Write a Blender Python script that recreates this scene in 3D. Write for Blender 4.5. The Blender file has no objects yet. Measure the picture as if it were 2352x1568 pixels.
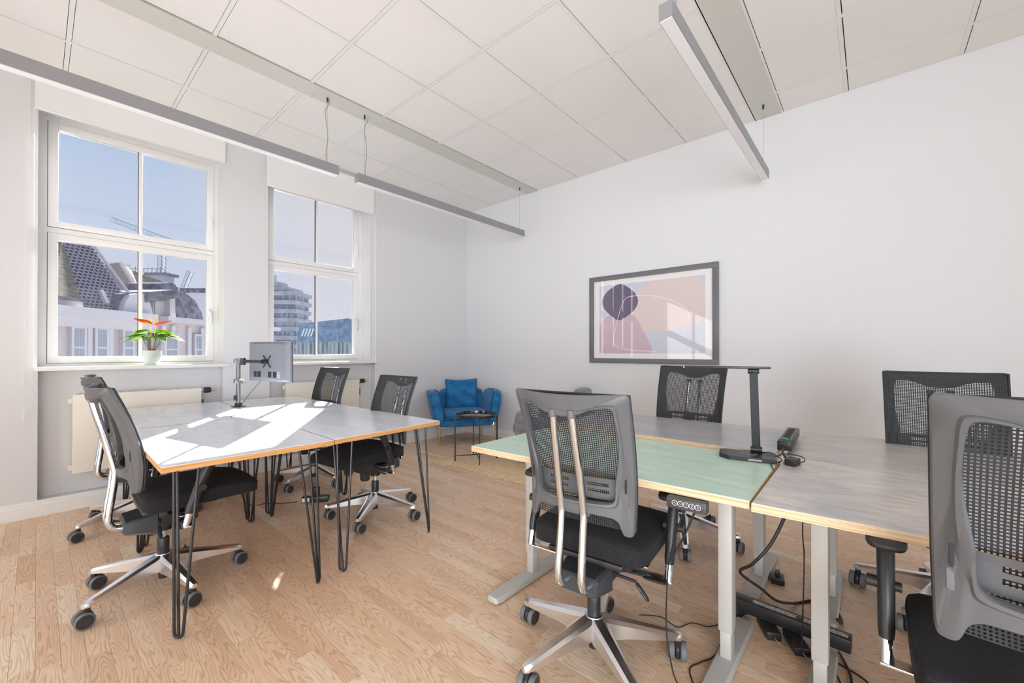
import bpy, bmesh, math, random
from mathutils import Vector, Matrix
R = math.radians
PI = math.pi
rnd = random.Random(7)
SC = bpy.context.scene
COL = SC.collection

# ---------------------------------------------------------------- camera
cam_d = bpy.data.cameras.new('camera')
cam = bpy.data.objects.new('camera', cam_d); COL.objects.link(cam)
cam_d.sensor_width = 36.0
cam_d.lens = 949.38 / 2352 * 36.0
cam_d.shift_y = (801.95 - 784.0) / 2352
cam_d.clip_start = 0.05; cam_d.clip_end = 900
TH = 0.7155; PITCH = 0.0043
fwd = Vector((math.cos(TH) * math.cos(PITCH), math.sin(TH) * math.cos(PITCH), math.sin(PITCH)))
cam.location = (0, 0, 1.2021)
cam.rotation_euler = fwd.to_track_quat('-Z', 'Y').to_euler()
SC.camera = cam

# ---------------------------------------------------------------- view and light
SC.view_settings.view_transform = 'Standard'
SC.view_settings.look = 'None'
SC.view_settings.gamma = 1.0
SC.view_settings.use_curve_mapping = False
SC.view_settings.exposure = 0.24
SC.cycles.max_bounces = 12
SC.cycles.diffuse_bounces = 6
SC.cycles.glossy_bounces = 4
SC.cycles.transparent_max_bounces = 12
SC.cycles.sample_clamp_indirect = 6.0
SC.cycles.caustics_reflective = False

world = bpy.data.worlds.new('sky'); SC.world = world; world.use_nodes = True
wn = world.node_tree.nodes; wl = world.node_tree.links
for n in list(wn): wn.remove(n)
wo = wn.new('ShaderNodeOutputWorld'); wb = wn.new('ShaderNodeBackground')
tc = wn.new('ShaderNodeTexCoord'); sep = wn.new('ShaderNodeSeparateXYZ'); ramp = wn.new('ShaderNodeValToRGB')
wl.new(tc.outputs['Generated'], sep.inputs[0]); wl.new(sep.outputs[2], ramp.inputs[0])
ramp.color_ramp.elements[0].position = 0.0; ramp.color_ramp.elements[0].color = (0.82, 0.80, 0.84, 1)
ramp.color_ramp.elements[1].position = 1.0; ramp.color_ramp.elements[1].color = (0.30, 0.46, 0.80, 1)
e = ramp.color_ramp.elements.new(0.12); e.color = (0.66, 0.71, 0.86, 1)
e = ramp.color_ramp.elements.new(0.45); e.color = (0.44, 0.58, 0.82, 1)
# the sky pales towards the sun
dt = wn.new('ShaderNodeVectorMath'); dt.operation = 'DOT_PRODUCT'; dt.inputs[1].default_value = Vector((1.344, 1.97, 1.0)).normalized()
wl.new(tc.outputs['Generated'], dt.inputs[0])
gm_ = wn.new('ShaderNodeMapRange'); gm_.inputs[1].default_value = .905; gm_.inputs[2].default_value = .99; gm_.interpolation_type = 'SMOOTHSTEP'
wl.new(dt.outputs['Value'], gm_.inputs[0])
mxw = wn.new('ShaderNodeMix'); mxw.data_type = 'RGBA'; wl.new(gm_.outputs[0], mxw.inputs[0]); wl.new(ramp.outputs[0], mxw.inputs[6]); mxw.inputs[7].default_value = (0.74, 0.72, 0.79, 1)
wl.new(mxw.outputs[2], wb.inputs[0])
wl.new(wb.outputs[0], wo.inputs[0])
wb.inputs[1].default_value = 0.84

sun_d = bpy.data.lights.new('sun', 'SUN'); sun = bpy.data.objects.new('sun', sun_d); COL.objects.link(sun)
sun_d.energy = 42.0; sun_d.angle = R(0.55); sun_d.color = (1.0, 0.98, 0.96)
sun.rotation_euler = Vector((-1.344, -1.97, -1.0)).to_track_quat('-Z', 'Y').to_euler()
sun.location = (12, 16, 12)

def area(name, loc, target, sx, sy, power, color=(1, 1, 1)):
    d = bpy.data.lights.new(name, 'AREA'); o = bpy.data.objects.new(name, d); COL.objects.link(o)
    d.shape = 'RECTANGLE'; d.size = sx; d.size_y = sy; d.energy = power; d.color = color
    o.location = loc; o.rotation_euler = (Vector(target) - Vector(loc)).to_track_quat('-Z', 'Y').to_euler()
    return o
area('rear_fill_light', (.3, -4.8, 1.45), (.6, 3.0, 1.7), 4.4, 2.6, 42, (0.86, 0.935, 1.0))  # added soft fill, stands in for the unseen room behind the camera
ll_ = area('left_fill_light', (-1.85, -.7, 1.35), (4.2, 3.6, 1.9), 4.0, 2.4, 112, (0.86, 0.935, 1.0))  # second added fill, no lamp of the room, brightens the far walls
ll_.data.spread = R(105)

# ---------------------------------------------------------------- materials
def lin(c):
    def f(v):
        v /= 255.0
        return v / 12.92 if v <= 0.04045 else ((v + 0.055) / 1.055) ** 2.4
    return tuple(f(v) for v in c) + (1.0,)
def srgb(r, g, b, k=1.0):
    a = lin((r, g, b)); return (min(a[0] * k, .95), min(a[1] * k, .95), min(a[2] * k, .95), 1.0)
MATS = {}
def mat(name, color, rough=0.5, metal=0.0, spec=0.5, coat=0.0, noise=None, bump=None, sheen=0.0):
    m = bpy.data.materials.new(name); m.use_nodes = True
    nt = m.node_tree; b = nt.nodes['Principled BSDF']
    b.inputs['Base Color'].default_value = color
    b.inputs['Roughness'].default_value = rough
    b.inputs['Metallic'].default_value = metal
    b.inputs['Specular IOR Level'].default_value = spec
    b.inputs['Coat Weight'].default_value = coat
    b.inputs['Coat Roughness'].default_value = 0.02
    b.inputs['Sheen Weight'].default_value = sheen
    tcn = None
    def coords(sc):
        nonlocal tcn
        if tcn is None: tcn = nt.nodes.new('ShaderNodeTexCoord')
        mp = nt.nodes.new('ShaderNodeMapping'); mp.inputs['Scale'].default_value = sc
        nt.links.new(tcn.outputs['Object'], mp.inputs[0]); return mp.outputs[0]
    if noise:      # (scale xyz, second colour, detail, contrast lo, hi)
        sc, c2, det, lo, hi = noise
        nz = nt.nodes.new('ShaderNodeTexNoise'); nz.inputs['Scale'].default_value = 1.0; nz.inputs['Detail'].default_value = det
        nt.links.new(coords(sc), nz.inputs['Vector'])
        rp = nt.nodes.new('ShaderNodeValToRGB')
        rp.color_ramp.elements[0].position = lo; rp.color_ramp.elements[0].color = color
        rp.color_ramp.elements[1].position = hi; rp.color_ramp.elements[1].color = c2
        nt.links.new(nz.outputs[0], rp.inputs[0]); nt.links.new(rp.outputs[0], b.inputs['Base Color'])
    if bump:       # (scale xyz, strength, distance)
        sc, st, ds = bump
        nz = nt.nodes.new('ShaderNodeTexNoise'); nz.inputs['Scale'].default_value = 1.0; nz.inputs['Detail'].default_value = 3
        nt.links.new(coords(sc), nz.inputs['Vector'])
        bp = nt.nodes.new('ShaderNodeBump'); bp.inputs['Strength'].default_value = st; bp.inputs['Distance'].default_value = ds
        nt.links.new(nz.outputs[0], bp.inputs['Height']); nt.links.new(bp.outputs[0], b.inputs['Normal'])
    MATS[name] = m
    return m
WALL = mat('wall_paint', (0.715, 0.715, 0.73, 1), 0.7, spec=0.2, bump=((30, 30, 30), 0.03, 0.002))
TRIMW = mat('white_gloss_paint', (0.84, 0.83, 0.82, 1), 0.35)
TILE = mat('ceiling_tile_white', (0.80, 0.79, 0.775, 1), 0.85, spec=0.15, noise=((0.9, 0.9, 0.9), (0.83, 0.815, 0.80, 1), 2, .35, .65), bump=((160, 160, 160), 0.05, 0.001))
RAIL = mat('ceiling_rail_white', (0.78, 0.77, 0.76, 1), 0.5)
GAP = mat('ceiling_void', (0.10, 0.095, 0.09, 1), 0.9)
CHAN = mat('channel_grey_green', srgb(206, 206, 200), 0.5, spec=0.4)
ALU = mat('anodised_aluminium', (0.31, 0.31, 0.325, 1), 0.42, metal=0.35, bump=((4, 400, 400), 0.03, 0.001))
DIFF = mat('lamp_diffuser_white', (0.86, 0.86, 0.88, 1), 0.35)
CHROME = mat('chrome', (0.76, 0.83, 0.90, 1), 0.07, metal=1.0)
POLISH = mat('polished_aluminium', (0.86, 0.86, 0.88, 1), 0.27, metal=1.0, bump=((25, 25, 25), 0.05, 0.003))
BLACKP = mat('black_plastic', (0.022, 0.022, 0.024, 1), 0.38)
DGREY = mat('dark_grey_plastic', (0.108, 0.110, 0.117, 1), 0.42, bump=((400, 400, 400), 0.05, 0.0005))
MGREY = mat('housing_grey_plastic', (0.045, 0.048, 0.055, 1), 0.4, bump=((400, 400, 400), 0.05, 0.0005))
FABRIC = mat('black_fabric', (0.017, 0.017, 0.019, 1), 0.95, spec=0.1, sheen=0.04, noise=((350, 350, 350), (0.030, 0.030, 0.033, 1), 2, .35, .7), bump=((500, 500, 500), 0.3, 0.001))
MESHM = mat('mesh_fabric', (0.035, 0.036, 0.040, 1), 0.7, spec=0.3)
RUBBER = mat('grey_rubber', (0.16, 0.16, 0.165, 1), 0.6)
WHEELC = mat('wheel_black', (0.03, 0.03, 0.033, 1), 0.45)
STEELD = mat('raw_dark_steel', (0.055, 0.055, 0.06, 1), 0.32, metal=0.7)
CREAM = mat('radiator_cream', srgb(236, 230, 218), 0.45)
DARK = mat('dark_gap', (0.02, 0.02, 0.022, 1), 0.8)
GASK = mat('window_gasket', (0.10, 0.10, 0.11, 1), 0.7)
FABW = mat('blind_fabric_white', (0.88, 0.875, 0.865, 1), 0.85, spec=0.1, bump=((300, 300, 300), 0.05, 0.0005))
_nt = FABW.node_tree; _tl = _nt.nodes.new('ShaderNodeBsdfTranslucent'); _tl.inputs[0].default_value = (.85, .85, .85, 1); _mx = _nt.nodes.new('ShaderNodeMixShader'); _mx.inputs[0].default_value = .06
_nt.links.new(_nt.nodes['Principled BSDF'].outputs[0], _mx.inputs[1]); _nt.links.new(_tl.outputs[0], _mx.inputs[2]); _nt.links.new(_mx.outputs[0], _nt.nodes['Material Output'].inputs[0])
LGREYL = mat('desk_leg_grey', srgb(190, 188, 184), 0.45, metal=0.1)
JUTE = mat('jute', srgb(254, 226, 188), 0.95, spec=0.1, noise=((14, 160, 40), srgb(226, 188, 146), 4, .4, .65), bump=((60, 220, 60), 0.8, 0.006))
JUTEE = mat('jute_edge', srgb(248, 226, 192), 0.95, spec=0.1, noise=((90, 90, 90), srgb(184, 148, 108), 3, .4, .6), bump=((160, 160, 160), 0.6, 0.004))
BLUEV = mat('blue_velvet', srgb(20, 92, 146), 0.75, spec=0.3, sheen=0.15, noise=((7, 7, 11), srgb(36, 122, 178), 4, .38, .68), bump=((14, 14, 22), 0.25, 0.008))
BLUED = mat('blue_velvet_seam', srgb(10, 56, 100), 0.8, spec=0.2)
GREYV = mat('grey_velvet', srgb(112, 112, 122), 0.85, spec=0.2, sheen=0.3, noise=((26, 26, 26), srgb(146, 147, 160), 4, .34, .7), bump=((18, 18, 18), 0.12, 0.004))
GOLD = mat('brass_gold', (0.78, 0.53, 0.27, 1), 0.22, metal=1.0)
TRAYB = mat('black_lacquer', (0.02, 0.02, 0.022, 1), 0.18, coat=0.5)
POTM = mat('sage_ceramic', srgb(196, 204, 194), 0.4)
LEAFM = mat('leaf_green', srgb(112, 170, 30), 0.4, noise=((14, 14, 14), srgb(196, 222, 60), 3, .42, .60))
LEAFD = mat('leaf_dark_green', srgb(60, 120, 70), 0.4, noise=((14, 14, 14), srgb(130, 180, 70), 3, .45, .7))
STEMM = mat('stem_brown_green', srgb(90, 96, 60), 0.5)
REDF = mat('spathe_red', srgb(205, 30, 24), 0.3, coat=0.4)
YEL = mat('spadix_yellow', srgb(240, 210, 60), 0.5)
SOIL = mat('soil', srgb(120, 60, 50), 0.9)
FRAMEG = mat('picture_frame_grey', srgb(108, 108, 112), 0.4, bump=((8, 200, 200), 0.08, 0.001))
LABELM = mat('paper_label', srgb(205, 205, 205), 0.6, noise=((260, 60, 60), srgb(120, 120, 122), 2, .52, .58))
GREENP = mat('green_switch', srgb(30, 150, 95), 0.4)
BRASSC = mat('contact_brass', (0.8, 0.6, 0.35, 1), 0.3, metal=1)
WHITEP = mat('white_print', (0.8, 0.8, 0.8, 1), 0.5)
LGREYP = mat('light_grey_mark', (0.45, 0.45, 0.47, 1), 0.5)
BLUEVALVE = mat('valve_blue', srgb(38, 110, 140), 0.5)
TAN = mat('valve_tan', srgb(205, 186, 150), 0.5)
WCABLE = mat('grey_cable', srgb(150, 148, 146), 0.5)
BCABLE = mat('black_cable', (0.018, 0.018, 0.02, 1), 0.45)
MONG = mat('monitor_grey_shell', srgb(120, 124, 134), 0.35, spec=0.6)
SCREEN = mat('screen_black', (0.01, 0.01, 0.012, 1), 0.15)

def laminate(name, c1, c2, streak, rough=0.3, mottle=0.0):
    m = bpy.data.materials.new(name); m.use_nodes = True; nt = m.node_tree; b = nt.nodes['Principled BSDF']
    t = nt.nodes.new('ShaderNodeTexCoord'); mp = nt.nodes.new('ShaderNodeMapping'); mp.inputs['Scale'].default_value = streak
    nt.links.new(t.outputs['Object'], mp.inputs[0])
    nz = nt.nodes.new('ShaderNodeTexNoise'); nz.inputs['Scale'].default_value = 1; nz.inputs['Detail'].default_value = 8; nz.inputs['Distortion'].default_value = 2.2
    nt.links.new(mp.outputs[0], nz.inputs['Vector'])
    rp = nt.nodes.new('ShaderNodeValToRGB'); rp.color_ramp.elements[0].position = .36; rp.color_ramp.elements[1].position = .66
    rp.color_ramp.elements[0].color = c1; rp.color_ramp.elements[1].color = c2
    nt.links.new(nz.outputs[0], rp.inputs[0])
    out = rp.outputs[0]
    if mottle:
        n2 = nt.nodes.new('ShaderNodeTexNoise'); n2.inputs['Scale'].default_value = 5.0; n2.inputs['Detail'].default_value = 3; nt.links.new(t.outputs['Object'], n2.inputs['Vector'])
        mx = nt.nodes.new('ShaderNodeMix'); mx.data_type = 'RGBA'; mx.blend_type = 'MULTIPLY'
        r2 = nt.nodes.new('ShaderNodeValToRGB'); r2.color_ramp.elements[0].position = .35; r2.color_ramp.elements[1].position = .65
        r2.color_ramp.elements[0].color = (1 - mottle, 1 - mottle * .8, 1 - mottle * .55, 1); r2.color_ramp.elements[1].color = (1, .98, .95, 1)
        nt.links.new(n2.outputs[0], r2.inputs[0]); mx.inputs[0].default_value = 1.0
        nt.links.new(out, mx.inputs[6]); nt.links.new(r2.outputs[0], mx.inputs[7]); out = mx.outputs[2]
    nt.links.new(out, b.inputs['Base Color']); b.inputs['Roughness'].default_value = rough; b.inputs['Specular IOR Level'].default_value = .65
    return m
LAM_L = laminate('desk_laminate_blue_grey', srgb(222, 227, 240), srgb(236, 240, 248), (5, 2.0, 1), 0.22)
LAM_FAR = laminate('desk_laminate_slate', srgb(166, 167, 173), srgb(182, 181, 184), (4, 1.2, 1), 0.3)
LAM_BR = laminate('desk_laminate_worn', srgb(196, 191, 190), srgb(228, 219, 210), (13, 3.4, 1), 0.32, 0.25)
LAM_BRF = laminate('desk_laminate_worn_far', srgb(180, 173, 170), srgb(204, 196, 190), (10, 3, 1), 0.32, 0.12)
LAM_G = laminate('desk_laminate_sage', srgb(182, 212, 196), srgb(198, 226, 208), (12, 2.6, 1), 0.35)
def plywood(name, c1, c2):
    m = bpy.data.materials.new(name); m.use_nodes = True; nt = m.node_tree; b = nt.nodes['Principled BSDF']
    t = nt.nodes.new('ShaderNodeTexCoord'); mp = nt.nodes.new('ShaderNodeMapping'); mp.inputs['Scale'].default_value = (3, 3, 420)
    nt.links.new(t.outputs['Object'], mp.inputs[0])
    nz = nt.nodes.new('ShaderNodeTexNoise'); nz.inputs['Scale'].default_value = 1; nz.inputs['Detail'].default_value = 3
    nt.links.new(mp.outputs[0], nz.inputs['Vector'])
    rp = nt.nodes.new('ShaderNodeValToRGB'); rp.color_ramp.elements[0].position = .40; rp.color_ramp.elements[1].position = .58
    rp.color_ramp.elements[0].color = c1; rp.color_ramp.elements[1].color = c2
    nt.links.new(nz.outputs[0], rp.inputs[0]); nt.links.new(rp.outputs[0], b.inputs['Base Color']); b.inputs['Roughness'].default_value = .55
    return m
PLY_L = plywood('ply_edge_orange', srgb(196, 140, 84), srgb(222, 168, 108))
PLY_R = plywood('ply_edge_pale', srgb(196, 162, 122), srgb(228, 206, 172))

def floor_material():
    m = bpy.data.materials.new('oak_strip'); m.use_nodes = True; nt = m.node_tree; b = nt.nodes['Principled BSDF']
    N = nt.nodes.new; L = nt.links.new
    at = N('ShaderNodeAttribute'); at.attribute_name = 'tone'
    geo = N('ShaderNodeNewGeometry')
    sep = N('ShaderNodeSeparateColor'); L(at.outputs['Color'], sep.inputs[0])
    comb = N('ShaderNodeCombineXYZ')
    m1 = N('ShaderNodeMath'); m1.operation = 'MULTIPLY'; m1.inputs[1].default_value = 37.0; L(sep.outputs[0], m1.inputs[0])
    m2 = N('ShaderNodeMath'); m2.operation = 'MULTIPLY'; m2.inputs[1].default_value = 53.0; L(sep.outputs[1], m2.inputs[0])
    L(m1.outputs[0], comb.inputs[0]); L(m2.outputs[0], comb.inputs[1])
    ad = N('ShaderNodeVectorMath'); ad.operation = 'ADD'; L(geo.outputs['Position'], ad.inputs[0]); L(comb.outputs[0], ad.inputs[1])
    mp = N('ShaderNodeMapping'); mp.inputs['Scale'].default_value = (15, 1.5, 1); L(ad.outputs[0], mp.inputs[0])
    nz = N('ShaderNodeTexNoise'); nz.inputs['Scale'].default_value = 1.0; nz.inputs['Detail'].default_value = 2.0; nz.inputs['Roughness'].default_value = .36; nz.inputs['Distortion'].default_value = .12; L(mp.outputs[0], nz.inputs['Vector'])
    # cathedral grain: iso-bands of a stretched noise field
    mu = N('ShaderNodeMath'); mu.operation = 'MULTIPLY'; mu.inputs[1].default_value = 150.0; L(nz.outputs[0], mu.inputs[0])
    sn = N('ShaderNodeMath'); sn.operation = 'SINE'; L(mu.outputs[0], sn.inputs[0])
    mr = N('ShaderNodeMapRange'); mr.inputs[1].default_value = .15; mr.inputs[2].default_value = 1.0; L(sn.outputs[0], mr.inputs[0])
    # fine fibres
    mp2 = N('ShaderNodeMapping'); mp2.inputs['Scale'].default_value = (330, 11, 1); L(ad.outputs[0], mp2.inputs[0])
    nf = N('ShaderNodeTexNoise'); nf.inputs['Scale'].default_value = 1.0; nf.inputs['Detail'].default_value = 2; L(mp2.outputs[0], nf.inputs['Vector'])
    base = N('ShaderNodeValToRGB'); base.color_ramp.elements[0].color = srgb(222, 186, 152); base.color_ramp.elements[1].color = srgb(254, 236, 212)
    e = base.color_ramp.elements.new(.5); e.color = srgb(242, 212, 182)
    L(sep.outputs[2], base.inputs[0])
    dk = N('ShaderNodeMix'); dk.data_type = 'RGBA'; dk.blend_type = 'MULTIPLY'
    mf = N('ShaderNodeMath'); mf.operation = 'MULTIPLY'; mf.inputs[1].default_value = .62; L(mr.outputs[0], mf.inputs[0])
    L(mf.outputs[0], dk.inputs[0]); L(base.outputs[0], dk.inputs[6]); dk.inputs[7].default_value = (.66, .56, .48, 1)
    d2 = N('ShaderNodeMix'); d2.data_type = 'RGBA'; d2.blend_type = 'MULTIPLY'
    r3 = N('ShaderNodeMapRange'); r3.inputs[1].default_value = .45; r3.inputs[2].default_value = .70; r3.inputs[4].default_value = .34; L(nf.outputs[0], r3.inputs[0])
    L(r3.outputs[0], d2.inputs[0]); L(dk.outputs[2], d2.inputs[6]); d2.inputs[7].default_value = (.66, .58, .50, 1)
    L(d2.outputs[2], b.inputs['Base Color'])
    b.inputs['Roughness'].default_value = .36
    bp = N('ShaderNodeBump'); bp.inputs['Strength'].default_value = .12; bp.inputs['Distance'].default_value = .001; L(nf.outputs[0], bp.inputs['Height']); L(bp.outputs[0], b.inputs['Normal'])
    return m
OAK = floor_material()

def glass_material(name, dirt):
    m = bpy.data.materials.new(name); m.use_nodes = True; nt = m.node_tree
    for n in list(nt.nodes): nt.nodes.remove(n)
    N = nt.nodes.new; L = nt.links.new
    out = N('ShaderNodeOutputMaterial'); tr = N('ShaderNodeBsdfTransparent'); gl = N('ShaderNodeBsdfGlossy'); df = N('ShaderNodeBsdfDiffuse')
    tr.inputs[0].default_value = (.97, .98, .98, 1); gl.inputs['Roughness'].default_value = 0.0; df.inputs[0].default_value = (.9, .9, .9, 1)
    fr = N('ShaderNodeFresnel'); fr.inputs[0].default_value = 1.35
    m1 = N('ShaderNodeMixShader'); L(fr.outputs[0], m1.inputs[0]); L(tr.outputs[0], m1.inputs[1]); L(gl.outputs[0], m1.inputs[2])
    t = N('ShaderNodeTexCoord'); nz = N('ShaderNodeTexNoise'); nz.inputs['Scale'].default_value = 45; nz.inputs['Detail'].default_value = 6; L(t.outputs['Object'], nz.inputs['Vector'])
    mr = N('ShaderNodeMapRange'); mr.inputs[1].default_value = .35; mr.inputs[2].default_value = .75; mr.inputs[3].default_value = dirt * .5; mr.inputs[4].default_value = dirt * 1.5
    L(nz.outputs[0], mr.inputs[0])
    m2 = N('ShaderNodeMixShader'); L(mr.outputs[0], m2.inputs[0]); L(m1.outputs[0], m2.inputs[1]); L(df.outputs[0], m2.inputs[2]); L(m2.outputs[0], out.inputs[0])
    return m
GLASS = glass_material('window_glass', 0.016)
GLASS2 = glass_material('window_glass_dusty', 0.034)

# ---------------------------------------------------------------- mesh tools
class MB:
    def __init__(s): s.v = []; s.f = []; s.mi = []; s.cur = 0
    def add(s, vs, fs):
        k = len(s.v); s.v += [tuple(v) for v in vs]; s.f += [tuple(i + k for i in f) for f in fs]; s.mi += [s.cur] * len(fs); return s
    def box(s, x0, x1, y0, y1, z0, z1, M=None, ch=0.0):
        if ch:
            bm = bmesh.new(); bmesh.ops.create_cube(bm, size=1)
            for v in bm.verts: v.co = Vector(((x0 + x1) / 2 + v.co.x * (x1 - x0), (y0 + y1) / 2 + v.co.y * (y1 - y0), (z0 + z1) / 2 + v.co.z * (z1 - z0)))
            bmesh.ops.bevel(bm, geom=list(bm.edges), offset=ch, segments=2, profile=.5, affect='EDGES')
            bm.verts.index_update()
            vs = [v.co.copy() for v in bm.verts]; fs = [[v.index for v in f.verts] for f in bm.faces]; bm.free()
        else:
            vs = [Vector(p) for p in ((x0, y0, z0), (x1, y0, z0), (x1, y1, z0), (x0, y1, z0), (x0, y0, z1), (x1, y0, z1), (x1, y1, z1), (x0, y1, z1))]
            fs = [(0, 3, 2, 1), (4, 5, 6, 7), (0, 1, 5, 4), (1, 2, 6, 5), (2, 3, 7, 6), (3, 0, 4, 7)]
        if M is not None: vs = [M @ v for v in vs]
        return s.add(vs, fs)
    def loft(s, rings, caps=True, closed=False):
        n = len(rings[0]); vs = [p for r in rings for p in r]; fs = []
        m = len(rings)
        for i in range(m if closed else m - 1):
            j = (i + 1) % m
            for k in range(n):
                l = (k + 1) % n; fs.append((i * n + k, i * n + l, j * n + l, j * n + k))
        if caps and not closed:
            fs.append(tuple(range(n - 1, -1, -1))); fs.append(tuple((m - 1) * n + k for k in range(n)))
        return s.add(vs, fs)
    def tube(s, pts, r, n=10, closed=False, caps=True):
        pts = [Vector(p) for p in pts]; rings = []; up = None; m = len(pts)
        for i, p in enumerate(pts):
            a = pts[(i - 1) % m] if (i or closed) else p; b = pts[(i + 1) % m] if (i < m - 1 or closed) else p
            t = (b - a)
            if t.length < 1e-9: t = Vector((0, 0, 1))
            t.normalize()
            if up is None:
                up = Vector((0, 0, 1)) if abs(t.z) < .9 else Vector((1, 0, 0))
            u = up - t * up.dot(t)
            if u.length < 1e-6: u = t.orthogonal()
            u.normalize(); w = t.cross(u); up = u
            rr = r[i] if isinstance(r, (list, tuple)) else r
            rings.append([p + u * (rr * math.cos(2 * PI * k / n)) + w * (rr * math.sin(2 * PI * k / n)) for k in range(n)])
        return s.loft(rings, caps, closed)
    def cyl(s, a, b, r, n=20, r2=None): return s.tube([a, b], [r, r if r2 is None else r2], n)
    def lathe(s, prof, c=(0, 0, 0), n=28, axis='z', caps=True):
        rings = []
        for r, z in prof:
            ring = []
            for k in range(n):
                t = 2 * PI * k / n; x, y = r * math.cos(t), r * math.sin(t)
                p = (x, y, z) if axis == 'z' else ((z, x, y) if axis == 'x' else (x, z, -y))
                ring.append(Vector(p) + Vector(c))
            rings.append(ring)
        return s.loft(rings, caps)
    def poly(s, pts, off):   # flat polygon extruded by off vector
        pts = [Vector(p) for p in pts]; off = Vector(off); n = len(pts)
        vs = pts + [p + off for p in pts]
        fs = [tuple(range(n)), tuple(range(2 * n - 1, n - 1, -1))] + [(k, (k + 1) % n, n + (k + 1) % n, n + k) for k in range(n)]
        return s.add(vs, fs)
    def rounded(s, sx, sy, sz, c=(0, 0, 0), k=6, n=8, fn=None, M=None):
        bm = bmesh.new(); bmesh.ops.create_cube(bm, size=2)
        bmesh.ops.subdivide_edges(bm, edges=list(bm.edges), cuts=n, use_grid_fill=True)
        for v in bm.verts:
            p = v.co; d = (abs(p.x) ** k + abs(p.y) ** k + abs(p.z) ** k) ** (1.0 / k); p = p / d
            q = Vector((p.x * sx, p.y * sy, p.z * sz))
            if fn: q = fn(q, p)
            q = q + Vector(c)
            v.co = M @ q if M is not None else q
        bm.verts.index_update(); bm.normal_update()
        vs = [v.co.copy() for v in bm.verts]; fs = [[v.index for v in f.verts] for f in bm.faces]; bm.free()
        return s.add(vs, fs)
def mesh_of(name, mb, mats, smooth=True, angle=35):
    me = bpy.data.meshes.new(name); me.from_pydata([tuple(v) for v in mb.v], [], mb.f); me.update()
    if not isinstance(mats, (list, tuple)): mats = [mats]
    for m in mats: me.materials.append(m)
    if len(mats) > 1:
        for p, i in zip(me.polygons, mb.mi): p.material_index = i
    bm = bmesh.new(); bm.from_mesh(me); bmesh.ops.recalc_face_normals(bm, faces=list(bm.faces)); bm.to_mesh(me); bm.free()
    if smooth:
        me.polygons.foreach_set('use_smooth', [True] * len(me.polygons)); me.set_sharp_from_angle(angle=R(angle))
    return me
def obj(name, mb, mats, parent=None, smooth=True, angle=35, label=None, kind=None):
    me = mesh_of(name, mb, mats, smooth, angle)
    o = bpy.data.objects.new(name, me); COL.objects.link(o); o.parent = parent
    if label: o['label'] = label
    if kind: o['kind'] = kind
    return o
def inst(name, me, parent=None, loc=(0, 0, 0), rot=0):
    o = bpy.data.objects.new(name, me); COL.objects.link(o); o.parent = parent; o.location = loc; o.rotation_euler = (0, 0, rot); return o
def thing(name, label, cat, loc=(0, 0, 0), rot=0, group=None):
    o = bpy.data.objects.new(name, None); COL.objects.link(o); o.empty_display_size = .1
    o.location = loc; o.rotation_euler = (0, 0, rot); o['label'] = label; o['category'] = cat
    if group: o['group'] = group
    return o
def tag(o, label, cat, group=None):
    o['label'] = label; o['category'] = cat
    if group: o['group'] = group
    return o
def struct(name, mb=None, mats=None, smooth=False, **k):
    if mb is None:
        o = bpy.data.objects.new(name, None); COL.objects.link(o); o.empty_display_size = .1
    else: o = obj(name, mb, mats, smooth=smooth, **k)
    o['kind'] = 'structure'; return o
def copy_tree(o, parent=None):
    c = o.copy(); COL.objects.link(c); c.parent = parent
    for ch in list(o.children): copy_tree(ch, c)
    return c
def smoothpath(pts, n=8):
    P = [Vector(p) for p in pts]; out = []
    for i in range(len(P) - 1):
        a = P[max(i - 1, 0)]; b = P[i]; c = P[i + 1]; d = P[min(i + 2, len(P) - 1)]
        for k in range(n):
            t = k / n
            out.append(.5 * ((2 * b) + (c - a) * t + (2 * a - 5 * b + 4 * c - d) * t * t + (3 * b - a - 3 * c + d) * t ** 3))
    out.append(P[-1]); return out

# ================================================================ ROOM
XW, YW, H = 4.236, 4.588, 3.271
XL, YB = -2.0, -5.0
# floor: slab below, oak strips laid on it, running towards the window wall
struct_floor = struct('floor', MB().box(XL - .1, XW + .1, YB - .1, YW + .35, -.12, -.016), DARK)
SW = 0.0667
strips = []
x = XL; row = 0
while x < XW:
    row += 1
    y = YB - rnd.random() * .6
    while y < YW:
        ln = rnd.choice([.26, .34, .42, .50, .58]) * rnd.uniform(.9, 1.15)
        y1 = min(y + ln, YW); y0 = max(y, YB); x1 = min(x + SW, XW)
        if y1 - y0 > .02 and x1 - x > .01:
            cx, cy = (x + x1) / 2, (y0 + y1) / 2
            f = cx * math.cos(TH) + cy * math.sin(TH); r = cx * math.sin(TH) - cy * math.cos(TH)
            vis = f > .9 and abs(r) / max(f, .01) < 1.30 and 1.2 / max(f, .01) * 949 < 840
            size = (y1 - y0) / max(f, .5) ** 2
            strips.append((vis, size, x, x1, y0, y1))
        y += ln
    x += SW
def strip_mesh(mb, x0, x1, y0, y1, cols, tone):
    g = .00025; c = .0005; dz = rnd.uniform(-.0001, .0001)
    x0 += g; x1 -= g; y0 += g; y1 -= g
    vs = [(x0, y0, -.014), (x1, y0, -.014), (x1, y1, -.014), (x0, y1, -.014), (x0, y0, -c + dz), (x1, y0, -c + dz), (x1, y1, -c + dz), (x0, y1, -c + dz),
          (x0 + c, y0 + c, dz), (x1 - c, y0 + c, dz), (x1 - c, y1 - c, dz), (x0 + c, y1 - c, dz)]
    fs = [(0, 1, 5, 4), (1, 2, 6, 5), (2, 3, 7, 6), (3, 0, 4, 7), (4, 5, 9, 8), (5, 6, 10, 9), (6, 7, 11, 10), (7, 4, 8, 11), (8, 9, 10, 11)]
    mb.add(vs, fs); cols += [tone] * 12
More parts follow.
